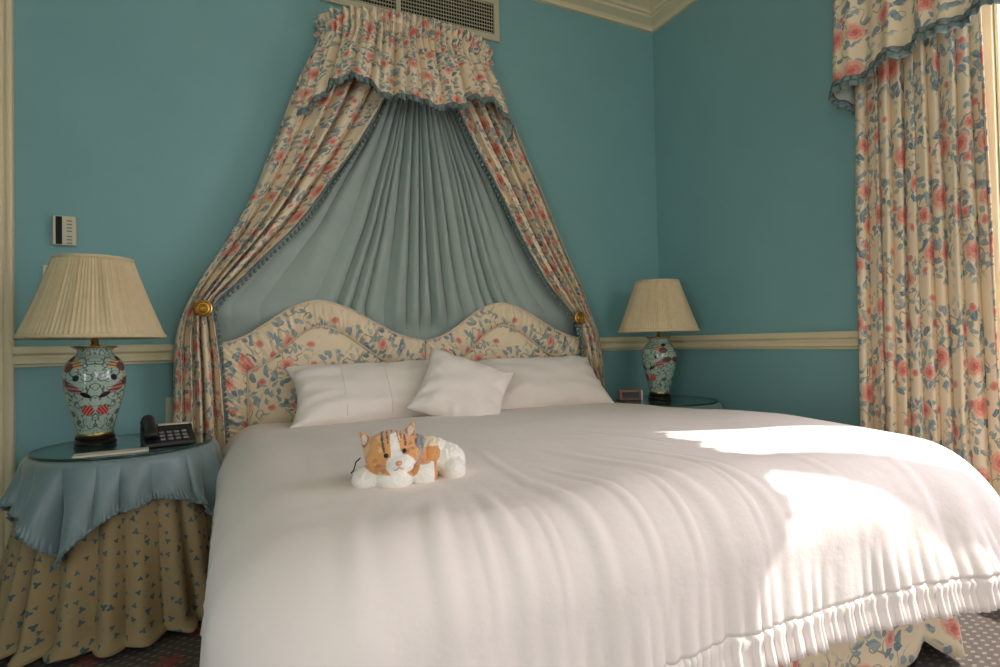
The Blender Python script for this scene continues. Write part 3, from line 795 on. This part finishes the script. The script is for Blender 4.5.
# ------------------------------------------------------------------ pillows
def pillow_mesh(Wd, H, Tk, seed, flange=0.03, ears=0.11):
    """soft closed pillow in local x (width), y (front is -), z (height); centre at origin"""
    mb = MB(); n = 48
    def surf(sign):
        def fn(u, v):
            a, b = 2 * u - 1, 2 * v - 1
            ea, eb = 1 - abs(a) ** 3.2, 1 - abs(b) ** 3.2
            t = max(0, ea * eb) ** 0.55
            pinch = 1 - ears * (1 - a * a) * abs(b) ** 3
            pinch2 = 1 - ears * (1 - b * b) * abs(a) ** 3
            x, z = a * Wd / 2 * pinch2, b * H / 2 * pinch
            cr = abs(a) ** 2 * abs(b) ** 2
            y = sign * (Tk / 2 * t) + 0.012 * nz(a * 2.2 + seed, b * 2.2, sign) * t + 0.012 * nz(a * 6 + seed, b * 6) * (1 - t) + 0.02 * cr * nz(a * 3, b * 3, seed)
            th = math.atan2(b, a); r = math.hypot(a, b)
            y += sign * 0.006 * sin(th * 11 + seed + 2 * nz(th * 2, seed)) * ss(0.45, 0.95, r) * t
            return (x, y, z), (u * Wd, v * H)
        return fn
    mb.grid(n, n, surf(-1)); mb.grid(n, n, surf(1), flip=True)
    # flat flange around the seam
    if flange:
        def rim_p(k, f):
            s = (k * 4) % 4; i = int(s); t = s - i
            c = [(-1, -1), (1, -1), (1, 1), (-1, 1)]; A, B = c[i], c[(i + 1) % 4]
            a, b = lerp(A[0], B[0], t), lerp(A[1], B[1], t)
            px = a * Wd / 2 * (1 - ears * (1 - b * b) * abs(a) ** 3); pz = b * H / 2 * (1 - ears * (1 - a * a) * abs(b) ** 3)
            y = 0.012 * nz(a * 6 + seed, b * 6) + 0.02 * a * a * b * b * nz(a * 3, b * 3, seed)
            sx, sz = px * (1 + f * flange * 2 / Wd), pz * (1 + f * flange * 2 / H)
            return (sx, y + f * 0.010 * nz(k * 22, seed), sz), (k * 2, f * flange)
        mb2 = MB(); mb2.grid(200, 3, lambda u, v: rim_p(u, v * 1.0 - .05))
        return mb, mb2
    return mb, None
def place(mb, loc, lean, turn=0.0, roll=0.0):
    Mx = Matrix.Translation(loc) @ Matrix.Rotation(turn, 4, 'Z') @ Matrix.Rotation(-lean, 4, 'X') @ Matrix.Rotation(roll, 4, 'Y')
    mb.v = [tuple(Mx @ Vector(p)) for p in mb.v]; return mb
def make_pillow(name, dims, loc, lean, turn, roll, label, cat, group, seed, flange, seams=()):
    t = thing(name, loc, label, cat, group)
    a, b = pillow_mesh(*dims, seed, flange)
    build('body', place(a, loc, lean, turn, roll), 'pillow_cotton', t)
    if b: build('flange', place(b, loc, lean, turn, roll), 'pillow_cotton', t, solid=0.004)
    W_, H_, T_ = dims
    for fx in seams:
        def sp(i):
            b_ = 2 * i / 24 - 1; tt = max(0, (1 - abs(fx) ** 3.2) * (1 - abs(b_) ** 3.2)) ** 0.55
            return (fx * W_ / 2, -(T_ / 2 * tt) + 0.012 * nz(fx * 2.2 + seed, b_ * 2.2, -1) * tt - 0.0005, b_ * H_ / 2 * (1 - .11 * (1 - fx * fx) * abs(b_) ** 3))
        build('seam', place(MB().tube([sp(i) for i in range(1, 24)], 0.0024, 6), loc, lean, turn, roll), 'pillow_cotton', t)
    return t
make_pillow('pillow', (0.84, 0.37, 0.16), (-1.995, -0.335, 0.735), 0.80, -0.02, 0.0, 'wide white bed pillow, the one nearer the telephone table', 'pillow', 'white bed pillows', 1.3, 0, (-0.42, 0.05))
make_pillow('pillow', (0.74, 0.37, 0.16), (-1.10, -0.335, 0.735), 0.80, 0.0, 0.0, 'wide white bed pillow half hidden behind the square cushion', 'pillow', 'white bed pillows', 4.1, 0)
make_pillow('cushion', (0.43, 0.39, 0.13), (-1.662, -0.545, 0.738), 0.72, -0.12, 0.44, 'small square white cushion standing on one corner against the two pillows', 'cushion', None, 7.7, 0)

# ------------------------------------------------------------------ round skirted bedside tables
def make_table(c, labels):
    cx, cy = c
    t = thing('bedside_table', (cx, cy, 0), labels[0], 'bedside table', 'round skirted bedside tables')
    build('tabletop', MB().lathe([(0, .565), (.262, .565), (.270, .572), (.270, .578), (.262, .585), (0, .585)], (cx, cy, 0), 64), 'inner_wood', t, auto=.6)
    build('pedestal', MB().lathe([(0, .01), (.16, .01), (.16, .03), (.05, .06), (.03, .14), (.03, .50), (.09, .565), (0, .565)], (cx, cy, 0), 32), 'inner_wood', t, auto=.6)
    mb = MB()
    def skirt(u, v):
        a = u * 2 * PI
        ca, sa = cos(a), sin(a)
        n1 = nz(ca * 1.6, sa * 1.6, 2.0)
        k = a * 11 + 2.4 * n1
        fold = pleat(k * 2) * (0.65 + 0.7 * nz(ca * 2.3, sa * 2.3, 5)) + 0.25 * sin(a * 23 + 1)
        if v < 0.10:
            r = lerp(0.0, 0.272, v / 0.10); z = 0.5875
        else:
            t_ = (v - 0.10) / 0.90
            r = 0.274 + 0.085 * t_ ** 1.2 + 0.040 * fold * t_ ** 0.7 + 0.02 * nz(ca * 3, sa * 3, 9 + t_) * t_
            z = lerp(0.587, 0.012, t_ ** 1.0)
            pud = ss(0.93, 1.0, t_)
            r += pud * (0.030 + 0.018 * nz(ca * 6, sa * 6, 1)); z += pud * 0.012 * (1 + nz(ca * 8, sa * 8, 3))
        r = min(r, 0.62)
        return (min(cx + r * ca, -.012), min(cy + r * sa, -.03), z), (a * 0.36, z)
    AL = [0.0]; pv = None
    for i in range(421):
        q_ = skirt(i / 420, .62)[0]
        if pv is not None: AL.append(AL[-1] + math.dist(pv[:2], q_[:2]))
        pv = q_
    def skirt_uv(u, v):
        p, q_ = skirt(u, v); return p, (AL[min(420, round(u * 420))] * 1.06, q_[1])
    def skirt_r(a, z):
        p = skirt(a / (2 * PI), 0.10 + 0.90 * min(1, max(0, (.587 - z) / .575)))[0]; return math.hypot(p[0] - cx, p[1] - cy)
    mb.grid(420, 46, skirt_uv)
    build('skirt', mb, 'sprig_cotton', t, solid=0.003)
    # square topper with ruched hem
    R, sq, th0 = 0.279, 0.428, math.radians(-114)
    def Lmax(a):
        d = a - th0; m = max(abs(cos(d + PI / 4)), abs(sin(d + PI / 4)))
        return min(sq / m, 0.592)
    def topper(u, v):
        a = u * 2 * PI; L = Lmax(a); l = v * L; ca, sa = cos(a), sin(a)
        if l < R: return (cx + l * ca, cy + l * sa, 0.5935), (l * ca, l * sa)
        d = l - R; rr = 0.018
        if d < rr * PI / 2: r, z = R + rr * sin(d / rr), .5935 - rr * (1 - cos(d / rr))
        else: r, z = R + rr, .5935 - rr - (d - rr * PI / 2)
        w = ss(0, 0.2, d); k = a * 13 + 2 * nz(ca * 2, sa * 2, 7)
        z0 = 0.5935 - z
        r += 0.20 * z0 + (0.042 * (pleat(k * 1.6) * .6 + .4 * sin(k)) + 0.003 * sin(a * 29) + 0.014 * nz(ca * 4, sa * 4, 3 + l * 4)) * w
        r = max(r, skirt_r(a, z) + .007) if z0 > .012 else r
        e = ss(0.92, 1.0, v) * ss(R + .03, R + .10, L); r += e * 0.006 * sin(a * 190 * (1 + .0)) + 0.006 * e
        return (min(cx + r * ca, -.006), min(cy + r * sa, -.02), z), (l * ca, l * sa)
    mb = MB(); mb.grid(720, 60, topper)
    tc = thing('tablecloth', (cx, cy, .5935), labels[1], 'tablecloth', 'blue table toppers')
    build('cloth', mb, 'blue_sateen', tc, solid=0.003)
    mb = MB(); pts = [topper(i / 500, 1.0)[0] for i in range(501)]
    mb.tube([Vector(p) + Vector((0, 0, .002)) for p in pts], lambda s: 0.0055 + 0.002 * sin(s * 900), 6, cap=False)
    build('corded_hem', mb, 'blue_sateen', tc)
    g = thing('glass_top', (cx, cy, .5985), labels[2], 'glass table top', 'round glass table tops')
    build('disc', MB().lathe([(0, .5985), (.279, .5985), (.279, .6065), (0, .6065)], (cx, cy, 0), 96), 'table_glass', g, smooth=False)
    build('edge', MB().lathe([(.279, .5980), (.2835, .5990), (.2835, .6060), (.279, .6070)], (cx, cy, 0), 96), 'pane_edge', g)
T1, T2 = (-2.985, -0.485), (-0.36, -0.44)
make_table(T1, ('round bedside table with a floor-length sprigged skirt, carrying the telephone', 'grey-blue square topper cloth with a pointed corner hanging over the sprigged skirt', 'round glass top with dark edge under the telephone'))
make_table(T2, ('round skirted bedside table in the room corner, mostly hidden by the bed', 'blue topper cloth on the table in the room corner, just showing behind the duvet', 'round glass top in the room corner behind the duvet'))

# ------------------------------------------------------------------ table lamps
def make_lamp(c, label, seed, face=-80):
    cx, cy = c; zb = 0.607
    t = thing('table_lamp', (cx, cy, zb), label, 'table lamp', 'pair of porcelain bedside lamps')
    P = lambda prof: [(r, h) for r, h in prof]
    build('plinth', MB().lathe([(0, 0), (.060, 0), (.066, .003), (.067, .012), (.062, .017), (.058, .020), (.062, .025), (.063, .031), (.056, .035), (0, .035)], (cx, cy, zb), 48), 'dark_wood', t, auto=.7)
    vp = [(.052, .034), (.056, .036), (.057, .046), (.055, .050), (.058, .060), (.064, .082), (.072, .112), (.082, .150), (.091, .190), (.097, .225), (.0985, .250), (.097, .272), (.091, .295), (.080, .314), (.066, .327), (.057, .335), (.053, .342), (.053, .348), (.058, .354), (.068, .360), (.069, .363), (.060, .364), (.046, .356), (.046, .345)]
    vp = [tuple(v) for v in resample([(r, h, 0) for r, h in vp], 70)]; vp = [(a, b) for a, b, _ in vp]
    mb = MB()
    def vf(u, v):
        k = round(v * 70); r, h = vp[k]; a = u * 2 * PI + math.radians(face) + PI
        return (cx + r * cos(a), cy + r * sin(a), zb + h), ((u - .5) * 2 * PI * 0.09, h)
    mb.grid(64, 70, vf)
    v_ = build('vase', mb, 'painted_porcelain', t)
    for pr_ in ([(.0575, .036), (.0585, .038), (.0585, .045), (.0575, .047)], [(.0685, .358), (.071, .361), (.071, .3645), (.062, .3655)]):
        build('gilt_band', MB().lathe(pr_, (cx, cy, zb), 48), 'gilt', v_)
    build('stem', MB().lathe([(0, .352), (.050, .352), (.050, .357), (.022, .362), (.012, .372), (.010, .376), (.014, .380), (.009, .388), (.007, .40), (.014, .412), (.016, .43), (.013, .46), (.005, .47), (.004, .66), (.004, .672), (0, .672)], (cx, cy, zb), 24), 'brass', t, auto=.7)
    build('bulb', MB().lathe([(0.0, .47), (.013, .47), (.014, .485), (.026, .515), (.030, .54), (.024, .562), (.010, .574), (0, .576)], (cx + .0, cy, zb), 20), 'clock_white', t)
    z0, z1, r0, r1 = .396, .690, .228, .122
    mb = MB()
    np_ = 92; rnd = random.Random(seed)
    jit = [rnd.uniform(0.4, 1.25) for _ in range(np_ + 1)]; ph_ = [rnd.uniform(-.5, .5) for _ in range(np_ + 1)]
    def shade(u, v):
        a = u * 2 * PI; k = u * np_; i = int(k) % np_; f = k - int(k)
        r = lerp(r0, r1, v) - 0.006 * sin(PI * v)
        pl = (abs(f - .5 - .2 * ph_[i]) * 2 - .5) * 0.0095 * jit[i] * (0.35 + .65 * sin(PI * min(1, max(0, v * .9 + .05))))
        return (cx + (r + pl) * cos(a), cy + (r + pl) * sin(a), zb + lerp(z0, z1, v)), (u * 1.4, v * .3)
    mb.grid(np_ * 6, 12, shade)
    sh = build('lamp_shade', mb, 'shade_fabric', t, solid=0.003)
    for z, r, d in ((z0, r0, 1), (z1, r1, -1)):
        mb = MB(); mb.lathe([(r - .004, 0), (r + .0035, -.002), (r + .0045, .004 * 1), (r + .003, .011), (r - .004, .012)], (cx, cy, zb + z - (0.002 if d > 0 else .009)), 96)
        build('shade_trim', mb, 'shade_fabric', sh)
    mb = MB()
    for k in range(3):
        a = k * 2 * PI / 3; mb.tube([(cx, cy, zb + .668), (cx + (r1 - .004) * cos(a), cy + (r1 - .004) * sin(a), zb + .684)], .0018, 6)
    build('shade_spider', mb, 'brass', sh)
make_lamp((-3.09, -0.435), 'porcelain table lamp with cream pleated shade on the telephone table', 3)
make_lamp((-0.372, -0.405), 'porcelain table lamp with cream pleated shade in the room corner', 11, -175)

# ------------------------------------------------------------------ things on the tables
def boxes(name, label, cat, loc, rz, parts):
    """small appliance: parts = (name, [(lo, hi) ...], material, bevel) in local space"""
    t = thing(name, loc, label, cat)
    t.rotation_euler = (0, 0, rz)
    for pn, bl, mt, bv in parts:
        mb = MB()
        for lo, hi in bl: mb.box(lo, hi)
        mb.v = [tuple(Vector(p) + Vector(loc)) for p in mb.v]
        build(pn, mb, mt, t, smooth=False, bevel=bv)
    return t
tel = thing('telephone', (-2.845, -0.565, .607), 'low black desk telephone with grey keys on the glass table top', 'telephone')
tel.rotation_euler = (0, 0, 0.20)
def at_tel(mb): mb.v = [tuple(Vector(p) + Vector((-2.845, -0.565, .607))) for p in mb.v]; return mb
mb = MB(); X0, X1 = -.082, .082                          # wedge body
pr = [(-.075, 0), (-.075, .014), (.020, .050), (.030, .062), (.072, .066), (.078, .060), (.078, 0)]
vs = [(x, y, z) for x in (X0, X1) for y, z in pr]; m = len(pr)
mb.add(vs, [tuple(range(m)), tuple(reversed(range(m, 2 * m)))] + [(i, i + m, (i + 1) % m + m, (i + 1) % m) for i in range(m)])
build('body', at_tel(mb), 'black_plastic', tel, smooth=False, bevel=.004)
mb = MB()
for i, (y, z, r) in enumerate([(-.07, .030, .0), (-.066, .046, 0), (-.045, .060, 0), (0, .070, 0), (.045, .083, 0), (.062, .082, 0), (.07, .068, 0)]): pass
hp = [(-.058, -.062, .034), (-.058, -.050, .052), (-.058, -.02, .064), (-.058, .03, .080), (-.058, .058, .086), (-.058, .072, .076)]
mb.tube(resample(hp, 20), lambda s: .019 + .006 * (abs(2 * s - 1) ** 3), 12)
build('handset', at_tel(mb), 'black_plastic', tel)
for j in range(3):
    for i in range(4):
        x, y = -.022 + i * .024, -.052 + j * .024; z = .014 + (y + .075) / .095 * .036
        mb = MB().box((x - .008, y - .006, z - .002), (x + .008, y + .006, z + .005)); build('key', at_tel(mb), 'grey_plastic', tel, smooth=False, bevel=.0015)
mb = MB().box((-.028, .026, .064), (.074, .060, .0685)); build('index_card', at_tel(mb), 'paper', tel, smooth=False)
pad = build('notepad', MB().box((-.105, -.030, 0), (.105, .030, .007)), 'paper', smooth=False, bevel=.001); pad.location = (-2.998, -.700, .607); pad.rotation_euler = (0, 0, .10)
tag(pad, 'slim white notepad lying on the glass in front of the lamp', 'notepad')
ck = thing('alarm_clock', (-.535, -.34, .607), 'small brown bedside clock beside the lamp in the room corner', 'clock'); ck.rotation_euler = (0, 0, -.45)
def at_ck(mb): mb.v = [tuple(Vector(p) + Vector((-.535, -.34, .607))) for p in mb.v]; return mb
build('case', at_ck(MB().box((-.068, -.03, 0), (.056, .03, .062))), 'clock_case', ck, smooth=False, bevel=.010)
build('end_cap', at_ck(MB().box((.0565, -.031, 0), (.066, .031, .058))), 'clock_white', ck, smooth=False, bevel=.003)
build('dial', at_ck(MB().box((-.055, -.0325, .012), (.045, -.0305, .050))), 'black_plastic', ck, smooth=False)

# ------------------------------------------------------------------ wall fittings
th = thing('thermostat', (-3.267, -.001, 1.47), 'ivory wall thermostat with a black band above the lamp', 'thermostat')
build('case', MB().box((-3.307, -.026, 1.408), (-3.228, -.001, 1.532)), 'ivory_plastic', th, smooth=False, bevel=.003)
build('display', MB().box((-3.296, -.0275, 1.411), (-3.274, -.0262, 1.529)), 'dark_slot', th, smooth=False)
for z in (1.512, 1.497, 1.482, 1.468, 1.445, 1.431, 1.417):
    build('button', MB().box((-3.258, -.0275, z - .003), (-3.240, -.0262, z + .002)), 'grey_plastic', th, smooth=False)
sw = thing('light_switch', (-3.282, -.001, 1.28), 'ivory light switch plate behind the lampshade by the door casing', 'light switch')
build('plate', MB().box((-3.345, -.009, 1.238), (-3.262, -.001, 1.322)), 'ivory_plastic', sw, smooth=False, bevel=.002)
build('rocker', MB().box((-3.314, -.013, 1.262), (-3.293, -.0095, 1.298)), 'ivory_plastic', sw, smooth=False, bevel=.002)
sk = thing('wall_socket', (-2.862, -.001, .67), 'ivory wall socket half hidden by the floral drape behind the telephone', 'wall socket')
build('plate', MB().box((-2.902, -.009, .60), (-2.822, -.001, .735)), 'ivory_plastic', sk, smooth=False, bevel=.002)
build('slot', MB().box((-2.868, -.0105, .655), (-2.856, -.0092, .68)), 'dark_slot', sk, smooth=False)
vt = thing('air_vent', (-1.69, -.001, 2.863), 'long cream slatted air vent in the wall above the bed canopy', 'air vent')
vx0, vx1, vz0, vz1 = -2.200, -1.178, 2.735, 2.988
build('backing', MB().box((vx0 + .02, -.004, vz0 + .02), (vx1 - .02, -.001, vz1 - .02)), 'dark_slot', vt, smooth=False)
f = .034; mb = MB()
mb.box((vx0, -.020, vz0), (vx1, -.001, vz0 + f)).box((vx0, -.020, vz1 - f), (vx1, -.001, vz1)).box((vx0, -.020, vz0 + f), (vx0 + f, -.001, vz1 - f)).box((vx1 - f, -.020, vz0 + f), (vx1, -.001, vz1 - f))
build('frame', mb, 'vent_metal', vt, smooth=False, bevel=.002)
build('mullion', MB().box((-1.80, -.021, vz0 + f), (-1.775, -.004, vz1 - f)), 'vent_metal', vt, smooth=False, bevel=.001)
mb = MB(); ns = 9
for i in range(ns):
    z = lerp(vz0 + f + .008, vz1 - f - .008, i / (ns - 1))
    for a, b in ((vx0 + f, -1.80), (-1.775, vx1 - f)):
        mb.add([(a, -.017, z - .004), (b, -.017, z - .004), (b, -.005, z + .006), (a, -.005, z + .006), (a, -.017, z), (b, -.017, z), (b, -.005, z + .010), (a, -.005, z + .010)], [(0, 1, 2, 3), (7, 6, 5, 4), (0, 4, 5, 1), (3, 2, 6, 7), (0, 3, 7, 4), (1, 5, 6, 2)])
for i in range(60):
    x = lerp(vx0 + f + .01, vx1 - f - .01, i / 59)
    if abs(x + 1.787) > .02: mb.box((x - .0012, -.008, vz0 + f), (x + .0012, -.0045, vz1 - f))
build('grille', mb, 'vent_metal', vt, smooth=False)

# ------------------------------------------------------------------ window curtain and pelmet
wc = thing('window_curtain', (-.13, -1.68, 0), 'full length floral curtain with blue leaves hanging beside the window', 'curtain')
def wcurt(u, v):
    y0 = lerp(-1.462, -1.425, v); y1 = lerp(-1.915, -1.945, v) - .02 * ss(.75, 1, v)
    k = u * 2 * PI * 10 + 3.4 * nz(u * 5.5, v * .5, 3)
    amp = lerp(.022, .034, ss(.02, .3, v)) * (.75 + .6 * nz(u * 7, 2, 6))
    y = lerp(y0, y1, u) + .010 * cos(k) + .004 * nz(u * 20, v * 4)
    x = -.135 - amp * .8 * pleat(k) - .012 * sin(k * .37 + 2) - .004 * nz(u * 30, v * 3)
    if v < .04: x = lerp(-.135 - .01 * sin(u * 2 * PI * 34), x, v / .04)
    z = lerp(2.40, .012, v)
    return (x, y, z), (u * 1.25, z)
mb = MB(); mb.grid(260, 80, wcurt)
build('panel', mb, 'floral_chintz', wc, solid=.004)
wp = thing('window_pelmet', (-.15, -2.4, 2.3), 'floral pelmet valance with a blue ruffled fringe hung over the window curtain', 'pelmet')
PY0, PY1, PX = -1.452, -3.75, -.255
build('pelmet_board', MB().box((PX + .012, PY1 + .012, 2.66), (-.03, PY0 - .012, 2.685)), 'inner_wood', wp, smooth=False)
Lr = -PX - .03; Lt = 2 * Lr + (PY0 - PY1)
PH = [(0, 1.99), (.06, 1.985), (.085, 2.02), (.12, 2.025), (.155, 2.052), (.21, 2.065), (.285, 2.09), (.36, 2.105), (.43, 2.11), (.50, 2.10), (.6, 2.085), (.7, 2.10), (.8, 2.06), (.92, 2.0), (1, 1.985)]
def pel(u, v):
    s = u * Lt
    if s < Lr: x, y, n = -.03 - s, PY0, (0, 1)
    elif s < Lt - Lr: x, y, n = PX, PY0 - (s - Lr), (-1, 0)
    else: x, y, n = PX + (s - (Lt - Lr)), PY1, (0, -1)
    k = s * 34 + 2.5 * nz(s * 4)
    g = (.012 * sin(s * 140) * (1 - ss(0, .2, v)) + (.020 * sin(k) + .010 * sin(s * 71)) * ss(.05, .4, v)) * min(1, max(.25, min(abs(s - Lr), abs(s - Lt + Lr)) / .08))
    fl = .03 * v
    z = lerp(2.72, table(PH, u), v) + .008 * v * sin(k + 1)
    return (x + n[0] * (g + fl), y + n[1] * (g + fl), z), (s * 1.35, z)
mb = MB(); mb.grid(700, 24, pel, flip=True)
pv = build('valance', mb, 'floral_chintz', wp, solid=.004, lining='blue_lining')
def pelfr(off, hgt, sd):
    def fn(u, v):
        p, _ = pel(u, 1.0); s = u * Lt
        n = (0, 1) if s < Lr else (-1, 0) if s < Lt - Lr else (0, -1)
        g = .006 + .008 * sin(s * 190 + sd + 3 * nz(s * 16)) * (.4 + v)
        return (p[0] + n[0] * g, p[1] + n[1] * g, p[2] + off - v * hgt * (1 + .12 * sin(s * 120))), (s, v)
    return fn
for off, hgt, sd in ((.022, .020, 0), (.004, .030, 2)):
    mb = MB(); mb.grid(1400, 3, pelfr(off, hgt, sd)); build('fringe', mb, 'blue_trim', pv, solid=.003)
# ------------------------------------------------------------------ plush cat lying on the duvet
CATP = (-2.266, -1.690)
def plush_cat():
    base = Vector((CATP[0], CATP[1], duvet_top(*CATP) + CAT_Z))
    er, ef = Vector((.954, -.301, 0)), Vector((-.301, -.954, 0))
    def wp_(x, f, z): return base + er * x + ef * f + Vector((0, 0, z))
    t = thing('plush_cat', tuple(base), 'ginger and white toy cat lying on the white duvet', 'stuffed toy')
    parts = [((-.088, .045, .028), (.034, .047, .029), 0), ((-.028, .058, .029), (.045, .047, .030), 0), ((.035, .030, .030), (.036, .045, .032), 0),
             ((-.034, .022, .085), (.061, .054, .047), 0), ((-.012, .064, .062), (.030, .026, .023), 0), ((-.066, .042, .072), (.026, .028, .024), 0), ((.006, .045, .076), (.026, .026, .026), 0),
             ((.045, -.03, .052), (.070, .055, .054), 0), ((.010, -.005, .060), (.045, .045, .048), 0), ((.092, -.025, .044), (.047, .052, .046), 0), ((.108, .010, .031), (.028, .040, .032), 0), ((.080, -.060, .03), (.035, .04, .032), 0),
             ((-.088, .020, .106), (.025, .012, .028), .60, 1), ((.006, .014, .120), (.025, .012, .029), -.35, 1)]
    bm = bmesh.new()
    for c, r, rot, *ear in parts:
        mx = Matrix.Translation(c) @ Matrix.Rotation(-rot, 4, 'Y') @ Matrix.Diagonal((*r, 1))
        if ear: bmesh.ops.create_cone(bm, cap_ends=True, segments=20, radius1=1.15, radius2=.12, depth=2.1, matrix=mx)
        else: bmesh.ops.create_icosphere(bm, subdivisions=3, radius=1, matrix=mx)
    # cup the ears: pointed tips
    me = bpy.data.meshes.new('tmp'); bm.to_mesh(me); bm.free()
    o = bpy.data.objects.new('tmp', me); COL.objects.link(o)
    rm = o.modifiers.new('r', 'REMESH'); rm.mode = 'VOXEL'; rm.voxel_size = .0021
    sm = o.modifiers.new('s', 'SMOOTH'); sm.iterations = 9; sm.factor = .5
    dg = bpy.context.evaluated_depsgraph_get()
    m2 = bpy.data.meshes.new_from_object(o.evaluated_get(dg)); bpy.data.objects.remove(o); bpy.data.meshes.remove(me)
    m2.name = 'body'
    OR, LO, WH, DK, BR = (.70, .31, .085), (.82, .50, .20), (.88, .84, .76), (.05, .025, .015), (.48, .20, .05)
    def near(p, c, r): return math.sqrt(sum(((a - b) / q) ** 2 for a, b, q in zip(p, c, r)))
    def colour(p):
        x, f, z = p
        head = near(p, (-.034, .022, .085), (.073, .11, .056)) < 1 and z > .042
        earL, earR = near(p, (-.099, .020, .120), (.030, .028, .026)) < 1, near(p, (.011, .014, .140), (.030, .028, .026)) < 1
        if earL or earR:
            c = (-.096, .020, .112) if earL else (.009, .014, .130)
            if f > c[1] + .003 and near((x, 0, z), (c[0], 0, c[2]), (.012, 1, .018)) < 1: return (.70, .56, .44) if near((x, 0, z), (c[0], 0, c[2]), (.007, 1, .012)) < 1 else (.30, .14, .06)
            return OR
        if head:
            xl = x + .020 + (z - .08) * .20        # tilted head frame
            zl = z - .083 - (x + .022) * .24
            if f > .02:
                if near(p, (-.012, .075, .061), (.033, .050, .024)) < 1: return WH
                if abs(xl) < .0125 - .12 * max(0, zl) and -.03 < zl < .046: return WH
                if zl > -.012 and (abs(xl + .026) < .0026 or abs(xl - .024) < .0024) and .012 < zl < .06: return DK
                if zl > .030 and min(abs(xl + .014), abs(xl + .003), abs(xl - .008), abs(xl - .016)) < .0016: return DK
                for cx, cz, r in ((-.050, .000, .007), (-.046, -.014, .007), (-.036, -.026, .006), (.036, .002, .005), (.034, .014, .005)):
                    if (xl - cx) ** 2 + ((zl - cz) * 1.4) ** 2 < r * r: return BR
            return OR if nz(x * 40, z * 40, f * 40) < .25 else LO
        if x < .062 and f > .005 and z < .056 and near(p, (.008, .055, .05), (.022, .03, .02)) > 1: return WH
        if x > .074 + .012 * nz(z * 30, f * 30): return WH
        if z > .088 and .02 < x: return (.86, .70, .48)
        return OR
    ca = m2.color_attributes.new('coat', 'FLOAT_COLOR', 'POINT')
    for v in m2.vertices:
        ca.data[v.index].color = (*colour(v.co), 1)
    for v in m2.vertices:
        x, f, z = v.co; n_ = .0016 * nz(x * 160, f * 160, z * 160)
        v.co = er * (x + n_) + ef * (f + n_) + Vector((0, 0, max(z, .0) + n_))
    m2.materials.clear(); m2.materials.append(M['plush'])
    for p in m2.polygons: p.use_smooth = True
    bm = bmesh.new(); bm.from_mesh(m2); bmesh.ops.recalc_face_normals(bm, faces=bm.faces); bm.to_mesh(m2); bm.free()
    b = bpy.data.objects.new('body', m2); COL.objects.link(b); b.parent = t
    for x, f, z in ((-.0435, .0755, .083), (-.0035, .0735, .092)):
        build('eye', MB().ball(wp_(x, f, z), .0053, 14, 10), 'eye_glass', t)
    build('nose', MB().ball(wp_(-.0155, .0905, .068), (.0075, .005, .0055), 12, 8), 'plush_pink', t)
    build('mouth', MB().tube([wp_(-.026, .0865, .053), wp_(-.020, .0895, .0535), wp_(-.0145, .0915, .060), wp_(-.009, .089, .055), wp_(-.003, .086, .056)], .0012, 6), 'plush_pink', t)
    mb = MB()
    pts = [(-.004, .064, .052), (.008, .062, .060), (.020, .054, .075), (.030, .040, .095), (.034, .018, .108), (.030, -.01, .112)]
    P_ = resample([wp_(*q) for q in pts], 24)
    def rib(u, v):
        k = round(u * 24); p = P_[k]; wv = .013 * (v - .5) * (1 + .5 * exp(-((u - .25) / .2) ** 2))
        return tuple(p + er * (wv * 1.3) + Vector((0, 0, -wv * .6)) + ef * (.003 * sin(v * 9 + u * 20))), (u, v)
    mb.grid(24, 8, rib); build('ribbon', mb, 'ribbon_grey', t, solid=.0015)
    build('ribbon_end', MB().tube([wp_(-.104, .03, .072), wp_(-.112, .045, .066), wp_(-.116, .055, .050), wp_(-.122, .056, .044)], .0016, 6), 'whisker_dark', t)
CAT_Z = -0.004
plush_cat()
